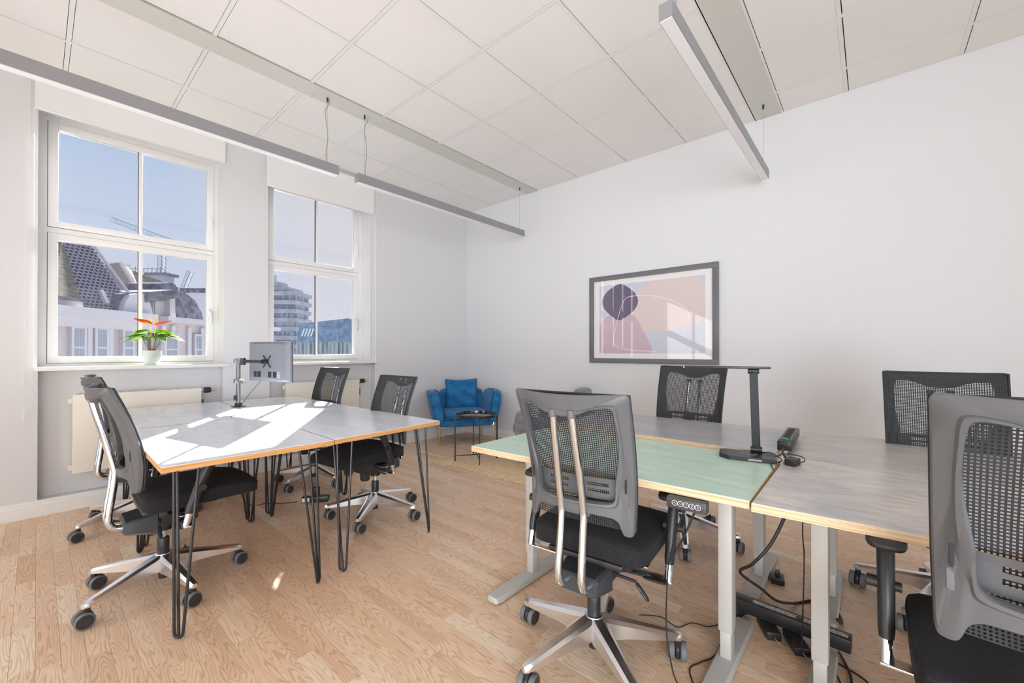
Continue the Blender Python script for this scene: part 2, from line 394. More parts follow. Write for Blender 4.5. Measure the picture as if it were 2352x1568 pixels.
def set_tone(me, cols):
    a = me.color_attributes.new('tone', 'FLOAT_COLOR', 'POINT')
    a.data.foreach_set('color', [c for t in cols for c in t])
def tone(): 
    t = min(max(rnd.gauss(.40, .14), 0), 1)
    if rnd.random() < .05: t = min(t + .28, 1)
    return (rnd.random(), rnd.random(), t, 1.0)
strips.sort(key=lambda s: (not s[0], -s[1]))
for s in strips[:298]:
    mb = MB(); cols = []; strip_mesh(mb, *s[2:], cols, tone())
    me = bpy.data.meshes.new('floor_strip'); me.from_pydata(mb.v, [], mb.f); me.materials.append(OAK); set_tone(me, cols)
    o = bpy.data.objects.new('floor_strip', me); COL.objects.link(o); o.parent = struct_floor
mb = MB(); cols = []
for s in strips[298:]: strip_mesh(mb, *s[2:], cols, tone())
me = bpy.data.meshes.new('floor_strips_beyond'); me.from_pydata(mb.v, [], mb.f); me.materials.append(OAK); set_tone(me, cols)
o = bpy.data.objects.new('floor_strips_beyond', me); COL.objects.link(o); o.parent = struct_floor; o['kind'] = 'stuff'

# walls
struct('wall_right', MB().box(XW, XW + .2, YB - .2, YW + .35, -.1, H + .3), WALL)
struct('wall_left', MB().box(XL - .2, XL, YB - .2, YW + .35, -.1, H + .3), WALL)
struct('wall_rear', MB().box(XL, XW, YB - .2, YB, -.1, H + .3), WALL)
# windows (opening x0..x1); the second value pair is the sash
WIN = [(0.004, 1.155, .051, 1.124), (1.530, 2.655, 1.596, 2.613), (-1.52, -.365, -1.47, -.40)]
NICHE = [(.007, 1.148), (1.545, 2.722), (-1.515, -.37)]
ww = MB(); ZS, ZT = 1.055, 3.02
spans = sorted(WIN)
edges = [XL - .2] + [e for w in spans for e in (w[0], w[1])] + [XW + .2]
nic = sorted(NICHE)
for i in range(0, len(edges), 2): ww.box(edges[i], edges[i + 1], YW, YW + .34, ZS, ZT)
ww.box(XL - .2, XW + .2, YW, YW + .34, ZT, H + .3)
ned = [XL - .2] + [e for w in nic for e in w] + [XW + .2]
for i in range(0, len(ned), 2): ww.box(ned[i], ned[i + 1], YW, YW + .34, -.1, ZS)
for n0, n1 in nic:
    ww.box(n0, n1, YW + .10, YW + .34, -.1, ZS); ww.box(n0, n1, YW, YW + .10, -.1, .112)
struct('wall_window', ww, WALL)
def baseboard(name, x0, x1, y0, y1, along):
    mb = MB()
    if along == 'x':   # against window wall
        prof = [(0, 0), (-.016, 0), (-.016, .082), (-.011, .088), (-.011, .106), (-.006, .114), (0, .116)]
        mb.loft([[Vector((xx, YW + a, b)) for a, b in prof] for xx in (x0, x1)])
    else:
        s = -1 if along == 'y-' else 1; xb = XW if s < 0 else XL
        prof = [(0, 0), (s * .016, 0), (s * .016, .082), (s * .011, .088), (s * .011, .106), (s * .006, .114), (0, .116)]
        mb.loft([[Vector((xb + a, yy, b)) for a, b in prof] for yy in (y0, y1)])
    return struct(name, mb, TRIMW)
baseboard('baseboard_window', XL, XW - .016, 0, 0, 'x')
baseboard('baseboard_right', 0, 0, YB, YW - .016, 'y-')
# shallow vertical groove beside the second window, cable cover by the first
struct('trim_1', MB().box(2.722, 2.734, YW - .006, YW, .116, H), TRIMW)
struct('trim_2', MB().box(2.700, 2.706, YW - .003, YW, 1.085, H), TRIMW)

# ceiling: grid rails, tiles as pieces, two metal channels
ceil = struct('ceiling', MB().box(XL - .1, XW + .1, YB - .1, YW + .3, H + .03, H + .1), GAP)
U = .625
S1 = (3.251, 3.433); S2 = (.580, .775)
xs = [1.3848 + i * U for i in range(-6, 6)]
xs = [XL] + [v for v in xs if XL + .03 < v < XW - .03] + [XW]
yA = [2.645 - k * U for k in range(0, 14)]
ysets = []
lines = sorted([v for v in yA if v > YB + .05] + [4.055, YB, YW])
lines = [v for v in lines]
rw = .012
def rail(x0, x1, y0, y1):
    obj('ceiling_rail', MB().box(x0, x1, y0, y1, H + (0 if x1 - x0 > .1 else .0007), H + .02), RAIL, ceil, smooth=False)
def skip_chan(y0, y1):
    """cut a y interval by the channels"""
    out = [(y0, y1)]
    for a, b in (S1, S2):
        nw = []
        for p, q in out:
            if q <= a or p >= b: nw.append((p, q))
            else:
                if p < a: nw.append((p, a))
                if q > b: nw.append((b, q))
        out = nw
    return out
for xv in xs[1:-1]:
    for p, q in ((YB, S2[0] - .012), (S2[1] + .012, S1[0] - .002), (S1[1] + .014, YW)):
        rail(xv - rw, xv + rw, p, q)
for yv in lines:
    if yv in (YB, YW): continue
    rail(XL, XW, yv - rw, yv + rw)
for a in (S2[0] - .012, S2[1], S1[1]): rail(XL, XW, a, a + .014)
rows = []
for a, b in zip(lines[:-1], lines[1:]):
    for p, q in skip_chan(a, b): rows.append((p, q))
for p, q in rows:
    for xa, xb in zip(xs[:-1], xs[1:]):
        x0 = xa + (rw if xa > XL else 0) + .0018; x1 = xb - (rw if xb < XW else 0) - .0018
        y0 = p + (.012 if p > YB else 0) + .0006; y1 = q - (.012 if q < YW else 0) - .0055
        if y1 - y0 < .03: continue
        zj = rnd.uniform(-.0006, .0006)
        obj('ceiling_tile', MB().box(x0 + .001, x1 - .001, y0, y1, H + .0015 + zj, H + .02), TILE, ceil, smooth=False)
for nm, (a, b) in (('trim_3', S1), ('trim_4', S2)):
    t = struct(nm)
    for q0, q1 in ((XL, 1.460), (1.462, XW)):
        obj('channel_plate', MB().box(q0, q1, a, b, H - .003, H + .02), CHAN, t, smooth=False)

# windows
def window(idx, w, glass):
    x0, x1, s0, s1 = w
    root = struct('window_%d' % idx)
    yf = 4.800
    fr = MB()
    fr.box(x0, s0, yf, yf + .08, ZS, ZT); fr.box(s1, x1, yf, yf + .08, ZS, ZT)
    fr.box(s0, s1, yf, yf + .08, ZS, 1.105); fr.box(s0, s1, yf, yf + .08, 2.123, 2.164); fr.box(s0, s1, yf, yf + .08, 2.985, ZT)
    obj('window_frame', fr, TRIMW, root, smooth=False)
    for k, (z0, z1, g0, g1) in enumerate(((1.1055, 2.1227, 1.160, 2.067), (2.1644, 2.985, 2.214, 2.93))):
        ga = MB().box(s0 + .0005, s1 - .0005, yf + .012, yf + .05, z0 + .0005, z1 - .0005)
        hole = .05
        ga = MB()
        for bx in ((s0, s0 + hole, z0, z1), (s1 - hole, s1, z0, z1), (s0 + hole, s1 - hole, z0, z0 + .045), (s0 + hole, s1 - hole, z1 - .045, z1)):
            ga.box(bx[0], bx[1], yf + .014, yf + .05, bx[2], bx[3])
        sh = MB(); b = .057; e = .0028
        for bx in ((s0 + e, s0 + b, z0 + e, z1 - e), (s1 - b, s1 - e, z0 + e, z1 - e), (s0 + b, s1 - b, z0 + e, g0), (s0 + b, s1 - b, g1, z1 - e)):
            sh.box(bx[0], bx[1], yf - .012, yf + .045, bx[2], bx[3], ch=.0025)
        so = obj('sash', sh, TRIMW, root)
        obj('gasket', ga, GASK, so, smooth=False)
        mid = (s0 + s1) / 2 + .004
        obj('glazing_bar', MB().box(mid - .012, mid + .012, yf + .002, yf + .03, g0, g1, ch=.003), TRIMW, so)
        obj('bar_seal', MB().box(mid - .015, mid - .012, yf + .004, yf + .03, g0, g1), GASK, so, smooth=False)
        obj('glass_pane', MB().box(s0 + b, s1 - b, yf + .018, yf + .022, g0, g1), glass, so, smooth=False)
        hz = z0 + .46 if k == 0 else z0 + .30
        h = MB().box(s1 - .045, s1 - .015, yf - .018, yf - .012, hz - .03, hz + .03, ch=.003)
        h.cyl((s1 - .030, yf - .012, hz + .015), (s1 - .030, yf - .045, hz + .015), .008, 12)
        h.box(s1 - .038, s1 - .022, yf - .053, yf - .040, hz - .11, hz + .024, ch=.004)
        obj('window_handle', h, POLISH if k == 0 else TRIMW, so, label=None)
    return root
window(1, WIN[0], GLASS); window(2, WIN[1], GLASS2); window(3, WIN[2], GLASS)
for nm, a, b in (('window_sill', -.008, 1.195), ('window_sill', 1.52, 2.728), ('window_sill', -1.53, -.33)):
    o = obj(nm, MB().box(a, b, YW - .045, 4.80, ZS, 1.085, ch=.006), TRIMW)
    o.name = 'trim_%d' % {-.008: 5, 1.52: 6, -1.53: 7}[a]; o['kind'] = 'structure'

# outside wall face of our own house is the same wall; balcony-free
# ================================================================ OUTSIDE
HAZ = 0.0
FAC = mat('facade_plaster', srgb(182, 172, 176), 0.9, noise=((.6, .6, .6), srgb(200, 190, 190), 3, .4, .6))
FAC2 = mat('facade_trim', srgb(205, 200, 204), 0.8)
FACW = mat('facade_window_glass', srgb(150, 158, 172), 0.2)
SLATE = mat('slate_roof', srgb(84, 88, 102), 0.9, spec=.1, noise=((2, 2, 2), srgb(122, 122, 132), 5, .4, .6))
LIGHTROOF = mat('pale_slate_roof', srgb(112, 106, 98), 1.0, spec=.05, noise=((3, 3, 8), srgb(136, 130, 120), 4, .4, .6))
def roof_tiles():
    m = bpy.data.materials.new('roof_tiles_painted_glints'); m.use_nodes = True; nt = m.node_tree; b = nt.nodes['Principled BSDF']
    N = nt.nodes.new; L = nt.links.new
    t = N('ShaderNodeTexCoord'); br = N('ShaderNodeTexBrick'); mp = N('ShaderNodeMapping')
    L(t.outputs['UV'], mp.inputs[0]); L(mp.outputs[0], br.inputs['Vector'])
    br.inputs['Scale'].default_value = 1; br.inputs['Brick Width'].default_value = .34; br.inputs['Row Height'].default_value = .27
    br.inputs['Mortar Size'].default_value = .06; br.inputs['Mortar Smooth'].default_value = .4
    br.inputs['Color1'].default_value = srgb(70, 66, 78); br.inputs['Color2'].default_value = srgb(88, 82, 94); br.inputs['Mortar'].default_value = srgb(160, 156, 168)  # pale mortar colour paints the glints along the tile rows
    L(br.outputs['Color'], b.inputs['Base Color']); b.inputs['Roughness'].default_value = .9; b.inputs['Specular IOR Level'].default_value = .1
    return m
RTILE = roof_tiles()
L0 = 30.0
FV = Vector((math.cos(TH), math.sin(TH), 0)); RV = Vector((math.sin(TH), -math.cos(TH), 0))
def W(d, r, z): return FV * d + RV * r + Vector((0, 0, z))   # street axis: d along the street, r across it
def street_box(mb, d0, d1, r0, r1, z0, z1):
    p = [W(d0, r0, z0), W(d1, r0, z0), W(d1, r1, z0), W(d0, r1, z0), W(d0, r0, z1), W(d1, r0, z1), W(d1, r1, z1), W(d0, r1, z1)]
    return mb.add(p, [(0, 3, 2, 1), (4, 5, 6, 7), (0, 1, 5, 4), (1, 2, 6, 5), (2, 3, 7, 6), (3, 0, 4, 7)])
bld = thing('apartment_house', 'pale plastered house across the street with a big tiled roof and curved gable', 'building')
EZ = 3.75
obj('facade', street_box(MB(), 18, 34, -L0 - 12, -L0, -16, EZ), FAC, bld, smooth=False)
cn = MB(); street_box(cn, 18, 34, -L0, -L0 + .9, EZ - .2, EZ + .45); street_box(cn, 18, 34, -L0, -L0 + .5, EZ - .9, EZ - .2)
obj('cornice', cn, FAC2, bld, smooth=False)
def uvroof(name, quad, parent, m):
    me = bpy.data.meshes.new(name); vs = [tuple(q) for q in quad]
    n = (quad[1] - quad[0]).cross(quad[3] - quad[0]).normalized() * .25
    vs += [tuple(q - n) for q in quad]
    me.from_pydata(vs, [], [(0, 1, 2, 3), (7, 6, 5, 4), (0, 4, 5, 1), (1, 5, 6, 2), (2, 6, 7, 3), (3, 7, 4, 0)])
    uv = me.uv_layers.new(name='UVMap'); a = (quad[1] - quad[0]).normalized(); nn = n.normalized(); bb = nn.cross(a)
    for lp in me.loops:
        p = Vector(me.vertices[lp.vertex_index].co) - quad[0]; uv.data[lp.index].uv = (p.dot(a), p.dot(bb))
    me.materials.append(m); o = bpy.data.objects.new(name, me); COL.objects.link(o); o.parent = parent; return o
def FP(px, py, r=-30.0):      # a point on a vertical street-side plane r metres off the camera axis
    d = r * 949.38 / (px - 1176); return W(d, r, 1.2021 + (802 - py) * d / 949.38)
uvroof('tiled_roof', [FP(186, 712), FP(312, 722), FP(203, 545, -32.6), FP(136, 540, -32.6)], bld, RTILE)
uvroof('side_roof', [FP(120, 668), FP(190, 700), FP(142, 545, -32.2), FP(110, 540, -32.2)], bld, LIGHTROOF)
obj('ridge_cap', MB().tube([FP(312, 690, -29.9), FP(203, 545, -32.4)], .10, 6), FAC2, bld)
uvroof('roof_window', [FP(243, 690, -30.1), FP(253, 692, -30.1), FP(238, 662, -30.6), FP(230, 660, -30.6)], bld, FAC2)
obj('parapet', street_box(MB(), 18, 28.6, -L0 - 1, -L0 + .3, EZ + .2, 4.6), FAC, bld, smooth=False)
obj('parapet_coping', street_box(MB(), 18, 28.7, -L0 - 1, -L0 + .5, 4.6, 4.8), SLATE, bld, smooth=False)
def far_window(parent, d, half, z0, z1, bars):
    fm = MB(); street_box(fm, d - half * 1.5, d + half * 1.5, -L0, -L0 + .25, z0 - .1, z1 + .2)
    fo = obj('window_surround', fm, FAC2, parent, smooth=False)
    for k in range(2):
        for j in range(2):
            a = d - half + k * half + .03; za, zc = (z0, z0 + (z1 - z0) * .62) if j == 0 else (z0 + (z1 - z0) * .66, z1)
            obj('pane', street_box(MB(), a, a + half - .06, -L0 + .2, -L0 + .27, za, zc), FACW, fo, smooth=False)
for px_w in (175, 228, 290): far_window(bld, 28470 / (1176 - px_w), .34, -.9, 2.75, 2)
for k, px_p in enumerate((203, 252)):
    dd = 28470 / (1176 - px_p); obj('pilaster', street_box(MB(), dd - .16, dd + .16, -L0, -L0 + .15, -6, 3.0), FAC2, bld, smooth=False)
def FB(pts, r, thick): 
    m = MB(); m.poly([FP(a, b, r) for a, b in pts], -RV * thick); return m
obj('curved_gable', FB([(262, 746), (272, 728), (280, 716), (283, 704), (289, 686), (300, 673), (316, 669), (332, 672), (342, 684), (348, 704), (352, 724), (356, 746)], -29.8, 1.0), FAC2, bld, smooth=False)
obj('gable_roof', FB([(250, 722), (256, 700), (264, 682), (278, 671), (296, 668), (318, 668), (310, 722)], -30.2, 3.0), SLATE, bld, smooth=False)
b2 = thing('mansard_house', 'ornate house further down the street with dark slate mansard roof and dormer', 'building')
obj('facade', street_box(MB(), 34.4, 52, -L0 - 12, -L0 - .01, -16, EZ), FAC, b2, smooth=False)
obj('cornice', street_box(MB(), 35.0, 52, -L0, -L0 + .9, 3.7, 4.15), FAC2, b2, smooth=False)
obj('slate_slope', FB([(350, 726), (338, 690), (342, 668), (372, 662), (420, 664), (448, 686), (462, 712), (470, 745)], -30.6, 4.0), SLATE, b2, smooth=False)
dm = FB([(352, 730), (352, 682), (400, 678), (404, 726)], -30.0, 1.5); do = obj('dormer', dm, FAC2, b2, smooth=False)
obj('dormer_roof', FB([(336, 676), (342, 666), (398, 661), (412, 668), (410, 680), (338, 690)], -29.6, 2.6), SLATE, do, smooth=False)
obj('dormer_pilaster', FB([(390, 722), (390, 682), (402, 681), (403, 722)], -29.5, .6), FAC, do, smooth=False)
obj('dormer_shade_panel', FB([(356, 726), (356, 688), (382, 686), (384, 726)], -29.9, .3), mat('dormer_shade', srgb(176, 172, 176), .8), do, smooth=False)  # darker trim colour on a proud panel paints in the dormer's shade
obj('chimney_block', FB([(360, 664), (362, 646), (392, 645), (404, 650), (404, 664)], -33.0, 3.0), SLATE, b2, smooth=False)
far_window(b2, 36.2, .55, -.9, 2.6, 2); far_window(b2, 39.3, .34, -.9, 2.6, 2)
for px_p in (372, 395, 432, 462):
    dd = 28470 / (1176 - px_p); obj('pilaster', street_box(MB(), dd - .2, dd + .2, -L0, -L0 + .18, -6, 3.4), FAC2, b2, smooth=False)
b3 = thing('gabled_rear_house', 'brown and pale slated roof with a sunlit verge rising behind the tiled roof', 'building')
obj('pitched_roof', MB().poly([FP(236, 604, -43), FP(277, 598, -42.6), FP(352, 712, -40), FP(300, 712, -40.5)], -RV * 6), mat('brown_slate', srgb(140, 130, 128), .7), b3, smooth=False)
obj('pale_slope', MB().poly([FP(278, 600, -43), FP(302, 616, -43.2), FP(410, 656, -43), FP(400, 720, -41), (FP(352, 716, -41))], -RV * 6), LIGHTROOF, b3, smooth=False)
obj('verge', MB().tube([FP(277, 598, -42.4), FP(352, 712, -39.8)], .14, 6), FAC2, b3)
obj('rear_wall', street_box(MB(), 46, 60, -70, -52, -16, 2.0), FAC, b3, smooth=False)
b5 = thing('flat_roofed_block', 'plain grey block with a dark roof edge right of the mansard roof', 'building')
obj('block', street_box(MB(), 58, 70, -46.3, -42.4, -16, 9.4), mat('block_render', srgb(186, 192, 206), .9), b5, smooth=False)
obj('roof_edge', street_box(MB(), 57.8, 70, -46.5, -42.2, 9.4, 10.0), SLATE, b5, smooth=False)
def lattice(mb, a, b, w, n):
    a = Vector(a); b = Vector(b); t = (b - a).normalized(); u = t.cross(FV).normalized() * w; v = t.cross(u).normalized() * w
    cs = [u + v, u - v, -u - v, -u + v]
    for c in cs: mb.tube([a + c, b + c], w * .12, 4)
    for k in range(n):
        p = a + (b - a) * k / n; q = a + (b - a) * (k + 1) / n
        for i in range(4): mb.tube([p + cs[i], q + cs[(i + 1) % 4]], w * .08, 3)
    return mb
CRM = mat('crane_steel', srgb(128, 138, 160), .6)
def at(px, py, d):
    return W(d, (px - 1176) / 949.38 * d, 1.2021 + (802 - py) / 949.38 * d)
def tbox(mb, x0, x1, y0, y1, d0=200, dd=14):
    r0 = (x0 - 1176) / 949.38 * d0; r1 = (x1 - 1176) / 949.38 * d0
    z0 = 1.2021 + (802 - y1) / 949.38 * d0; z1 = 1.2021 + (802 - y0) / 949.38 * d0
    return street_box(mb, d0, d0 + dd, r0, r1, z0, z1)
b4 = thing('construction_block', 'grey flat block with scaffolding rails behind the roofs', 'building')
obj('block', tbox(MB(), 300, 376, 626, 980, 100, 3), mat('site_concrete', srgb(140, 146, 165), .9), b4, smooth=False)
obj('upper_deck', tbox(MB(), 330, 380, 621, 627, 99.6, 4), SLATE, b4, smooth=False)
sc = MB()
for k in range(11): sc.tube([at(282 + k * 9.5, 622, 100), at(282 + k * 9.5, 608 + (k % 3) * 2, 100)], .06, 4)
sc.tube([at(282, 612, 100), at(378, 613, 100)], .06, 4); sc.tube([at(240, 598, 99), at(300, 606, 99)], .06, 4)
obj('guard_rail', sc, SLATE, b4, smooth=False)
def gnd(p): return Vector((p.x, p.y, -16))
c1 = thing('tower_crane', 'hazy tower crane with its boom crossing the upper left sash', 'crane')
obj('boom', lattice(MB(), at(256, 500, 150), at(425, 562, 150), .75, 26), CRM, c1, smooth=False)
p_ = at(371, 544, 152); obj('mast', lattice(MB(), p_, gnd(p_), .8, 40), CRM, c1, smooth=False)
c2 = thing('luffing_crane', 'short crane jib leaning right above the mansard roof', 'crane')
obj('jib', lattice(MB(), at(416, 672, 130), at(437, 618, 130), .6, 10), CRM, c2, smooth=False)
p_ = at(416, 672, 130); obj('mast', lattice(MB(), p_, gnd(p_), .6, 20), CRM, c2, smooth=False)
# window 2 : tower, glass hall, rear blocks
tw = thing('office_tower', 'tall office tower with grey bands and stepped top seen through the right window', 'building')
TD = 200
BAND = mat('tower_band', srgb(142, 142, 154), .9, noise=((.3, .3, .3), srgb(164, 162, 172), 3, .4, .6)); TGL = mat('tower_glass', srgb(84, 104, 128), .6, noise=((.5, .5, .1), srgb(130, 148, 168), 1, .45, .55))
obj('glazing_core', tbox(MB(), 560, 676, 666, 1000, TD + 1), TGL, tw, smooth=False)
for k in range(9):
    y = 664 + k * 20.5
    obj('floor_band', tbox(MB(), 560, 679, y, y + 9.5, TD, 16), BAND, tw, smooth=False)
obj('roof_block', tbox(MB(), 560, 662, 654, 668, TD + 2), BAND, tw, smooth=False)
obj('roof_tower', tbox(MB(), 600, 640, 642, 656, TD + 3, 8), BAND, tw, smooth=False)
ant = MB(); 
for q in (630, 633.5): ant.tube([at(q, 645, TD + 5), at(q, 628, TD + 5)], .25, 5)
obj('antenna', ant, CRM, tw)
gh = thing('glass_hall', 'blue glass roofed hall with slanted end beyond the right window', 'building')
BG = mat('blue_glazing', srgb(66, 96, 128), .6, spec=.2, noise=((.9, .9, .9), srgb(96, 124, 150), 5, .4, .62)); BG2 = mat('dark_glazing', srgb(86, 106, 118), .6, spec=.2, noise=((1.2, 1.2, .15), srgb(140, 154, 158), 4, .4, .6))
GD = 100
def P3(px, py, d): return at(px, py, d)
g1 = MB(); q = [P3(688, 739, GD), P3(798, 727, GD), P3(798, 780, GD), P3(682, 780, GD)]; g1.poly(q, FV * 20); obj('glass_roof', g1, BG, gh, smooth=False)
g2 = MB(); g2.poly([P3(682, 780, GD), P3(799, 780, GD), P3(799, 1000, GD), P3(660, 1000, GD)], FV * 20); obj('lower_glazing', g2, BG2, gh, smooth=False)
g4 = MB()
for k in range(4):
    x0 = 691 + k * 7; g4.poly([P3(x0, 768, GD - .2), P3(x0 + 4, 768, GD - .2), P3(x0 + 10, 750, GD - .2), P3(x0 + 6, 750, GD - .2)], FV * .1)
obj('skylights', g4, mat('skylight_pale', srgb(160, 182, 190), .6), gh, smooth=False)
g5 = MB()
for k in range(14): tbox(g5, 672 + k * 9.2, 674 + k * 9.2, 782, 1000, GD - .4, .3)
obj('mullions', g5, mat('mullion_grey', srgb(140, 150, 154), .6), gh, smooth=False)
struct('ground_outside', MB().box(-200, 400, YW + 6, 500, -16.5, -16), mat('asphalt', srgb(150, 150, 152), .9))

# ================================================================ BLINDS, RADIATORS
def blind(x0, x1, zb, label, chain):
    t = thing('roller_blind', label, 'blind', (0, 0, 0), 0, 'roller blinds over the windows')
    y = YW - .030
    ztop = 3.20
    obj('fabric', MB().box(x0, x1, y - .0006, y + .0006, zb, ztop), FABW, t, smooth=False)
    obj('hem_bar', MB().box(x0, x1, y - .005, y + .005, zb - .012, zb + .004, ch=.003), FABW, t)
    obj('roller', MB().cyl((x0, YW - .030, ztop + .012), (x1, YW - .030, ztop + .012), .024, 16), FABW, t)
    for xx in (x0 - .006, x1):
        obj('bracket', MB().box(xx, xx + .006, YW - .055, YW, ztop - .02, ztop + .04), TRIMW, t, smooth=False)
    if chain:
        cm = MB(); xx = x0 - .004; 
        for k in range(150):
            z = 3.20 - k * .016
            if z < .86: break
            cm.rounded(.0032, .0032, .0045, (xx, YW - .04, z), 2, 1)
        cm.tube(smoothpath([(xx, YW - .04, .87), (xx - .012, YW - .036, .80), (xx - .035, YW - .034, .80), (xx - .045, YW - .03, .90), (xx - .02, YW - .03, 3.20)]), .0014, 5)
        obj('bead_chain', cm, TRIMW, t)
    return t
blind(-.012, 1.155, 2.968, 'white roller blind half drawn above the left window with plant', True)
blind(1.505, 2.690, 2.868, 'white roller blind half drawn above the right window beside the wall corner', False)
def radiator(x0, x1, label):
    t = thing('radiator', label, 'radiator', (0, 0, 0), 0, 'panel radiators under the windows')
    yf = YW + .005; yb = YW + .075
    obj('front_panel', MB().box(x0, x1, yf, yf + .012, .265, .868, ch=.004), CREAM, t)
    obj('side_panel', MB().box(x0, x0 + .004, yf + .012, yb, .28, .862), CREAM, t, smooth=False)
    obj('side_panel', MB().box(x1 - .004, x1, yf + .012, yb, .28, .862), CREAM, t, smooth=False)
    obj('back_panel', MB().box(x0 + .004, x1 - .004, yb - .012, yb, .27, .85), CREAM, t, smooth=False)
    g = MB(); n = int((x1 - x0) / .022)
    for k in range(n): g.box(x0 + .012 + k * .022, x0 + .022 + k * .022, yf + .012, yb, .858, .870)
    obj('top_grille', g, CREAM, t, smooth=False)
    for zz in (.82, .31): obj('side_bracket', MB().box(x0 - .022, x0, yf + .02, yf + .045, zz - .02, zz + .02, ch=.003), CREAM, t)
    obj('valve', MB().cyl((x1, yf + .03, .845), (x1 + .05, yf + .03, .845), .012, 12), CREAM, t)
    vk = MB().lathe([(.001, 0), (.022, .002), (.026, .012), (.026, .048), (.020, .056), (.001, .058)], (x1 + .018, yf + .02, .845), 16, 'x')
    obj('thermostat_knob', vk, BLACKP, t)
    obj('valve_cap', MB().cyl((x1 + .076, yf + .02, .845), (x1 + .105, yf + .02, .845), .017, 12), TAN, t)
    obj('valve_tail', MB().box(x1 + .002, x1 + .022, yf + .02, yf + .04, .68, .76), BLUEVALVE, t, smooth=False)
    return t
radiator(.182, .985, 'cream panel radiator in the niche under the left window')
radiator(1.70, 2.52, 'cream panel radiator under the right window behind the mesh chairs')

# ================================================================ PENDANT LAMPS
def linear_lamp(x0, x1, yc, mounts, cord, label, z0=2.655, z1=2.732):
    t = thing('linear_pendant', label, 'ceiling lamp', (0, 0, 0), 0, 'linear pendant lamps')
    hw = .030
    b = MB(); b.box(x0 + .003, x1 - .003, yc - hw, yc - hw + .003, z0, z1); b.box(x0 + .003, x1 - .003, yc + hw - .003, yc + hw, z0, z1); b.box(x0 + .003, x1 - .003, yc - hw + .003, yc + hw - .003, z1 - .004, z1)
    obj('housing', b, ALU, t, smooth=False)
    for xx in (x0, x1 - .003): obj('end_cap', MB().box(xx, xx + .003, yc - hw, yc + hw, z0, z1), ALU, t, smooth=False)
    obj('diffuser', MB().box(x0 + .004, x1 - .004, yc - hw + .0035, yc + hw - .0035, z0 - .004, z0 + .016), DIFF, t, smooth=False)
    for m in mounts:
        c = MB(); c.cyl((m, yc, z1), (m, yc, H), .0011, 5); obj('suspension_wire', c, WCABLE, t)
        obj('ceiling_mount', MB().cyl((m, yc, H - .003), (m, yc, H - .038), .0075, 12), MGREY, t)
    if cord is not None:
        m = cord; s = .012
        pts = [(m + .028, yc, H - .002), (m + .022, yc, H - .05), (m - .005, yc + .002, H - .12), (m + .008, yc, H - .24), (m + .014, yc - .004, H - .34), (m + .002, yc, H - .44), (m + .004, yc, z1 + .02), (m + .018, yc, z1)]
        obj('power_cord', MB().tube(smoothpath(pts), .0032, 6), WCABLE, t)
    return t
linear_lamp(-.62, 1.635, 3.345, (-.43, 1.552), 1.540, 'long grey linear pendant running out of the picture at the upper left')
linear_lamp(1.805, 4.060, 3.345, (1.880, 3.996), 1.885, 'grey linear pendant hanging near the room corner, right of the gap')
linear_lamp(1.808, 4.060, .678, (1.95, 3.997), 1.93, 'grey linear pendant at upper right with its pale diffuser seen from below', 2.662, 2.736)

# ================================================================ PICTURE
art = thing('framed_picture', 'large grey framed abstract print with purple and pink shapes on the right wall', 'picture', (0, 0, 0))
ya, yb_, za, zb_ = 1.085, 2.467, 1.070, 2.048
fw = .052; xf = XW
fm = MB()
for bx in ((ya, yb_, za, za + fw), (ya, yb_, zb_ - fw, zb_), (ya, ya + fw, za + fw, zb_ - fw), (yb_ - fw, yb_, za + fw, zb_ - fw)):
    fm.box(xf - .032, xf - .001, bx[0], bx[1], bx[2], bx[3], ch=.002)
obj('frame', fm, FRAMEG, art)
def flat_glossy(name, col):
    return mat(name, col, 0.6, coat=1.0, spec=.3)
A_MAT = flat_glossy('print_mat_white', srgb(232, 228, 228)); A_BG = flat_glossy('print_lavender_grey', srgb(198, 202, 216))
A_PEACH = flat_glossy('print_peach', srgb(216, 200, 199)); A_PINK = flat_glossy('print_pink', srgb(198, 174, 186)); A_PUR = flat_glossy('print_purple', srgb(104, 94, 118)); A_LINE = flat_glossy('print_line', srgb(240, 236, 236))
xa = xf - .012
mt = obj('mat_board', MB().box(xa, xf - .002, ya + fw, yb_ - fw, za + fw, zb_ - fw), A_MAT, art, smooth=False)
i0, i1, j0, j1 = ya + fw + .068, yb_ - fw - .070, za + fw + .055, zb_ - fw - .055
def artpt(u, v): return (i1 + (i0 - i1) * u, j1 + (j0 - j1) * v)   # u left->right, v top->bottom in the picture
def artshape(name, pts, m, lay, close=True):
    P = [artpt(*p) for p in pts]
    Q = smoothpath([(0, a, b) for a, b in P + [P[0]]], 7)[:-1] if close else [(0, a, b) for a, b in P]
    Q = [(xa - lay, min(max(q[1], i0), i1), min(max(q[2], j0), j1)) for q in Q]
    obj(name, MB().poly(Q, (.0002, 0, 0)), m, mt, smooth=False)
artshape('print_ground', [(0, 0), (1, 0), (1, 1), (0, 1)], A_BG, .0004, False)
artshape('peach_shape', [(.47, .04), (.62, 0), (.90, .0), (1.0, .16), (1.0, .42), (.96, .60), (.78, .68), (.55, .71), (.40, .64), (.33, .50), (.34, .30), (.40, .14)], A_PEACH, .0008)
artshape('pink_shape', [(.0, .60), (.06, .48), (.17, .42), (.30, .40), (.385, .50), (.46, .70), (.53, .90), (.51, 1.0), (.30, 1.0), (.02, 1.0), (.0, .86)], A_PINK, .0012)
artshape('purple_shape', [(.14, .04), (.22, .0), (.30, .05), (.38, .16), (.405, .28), (.36, .40), (.26, .50), (.20, .52), (.12, .44), (.045, .32), (.035, .20), (.08, .10)], A_PUR, .0016)
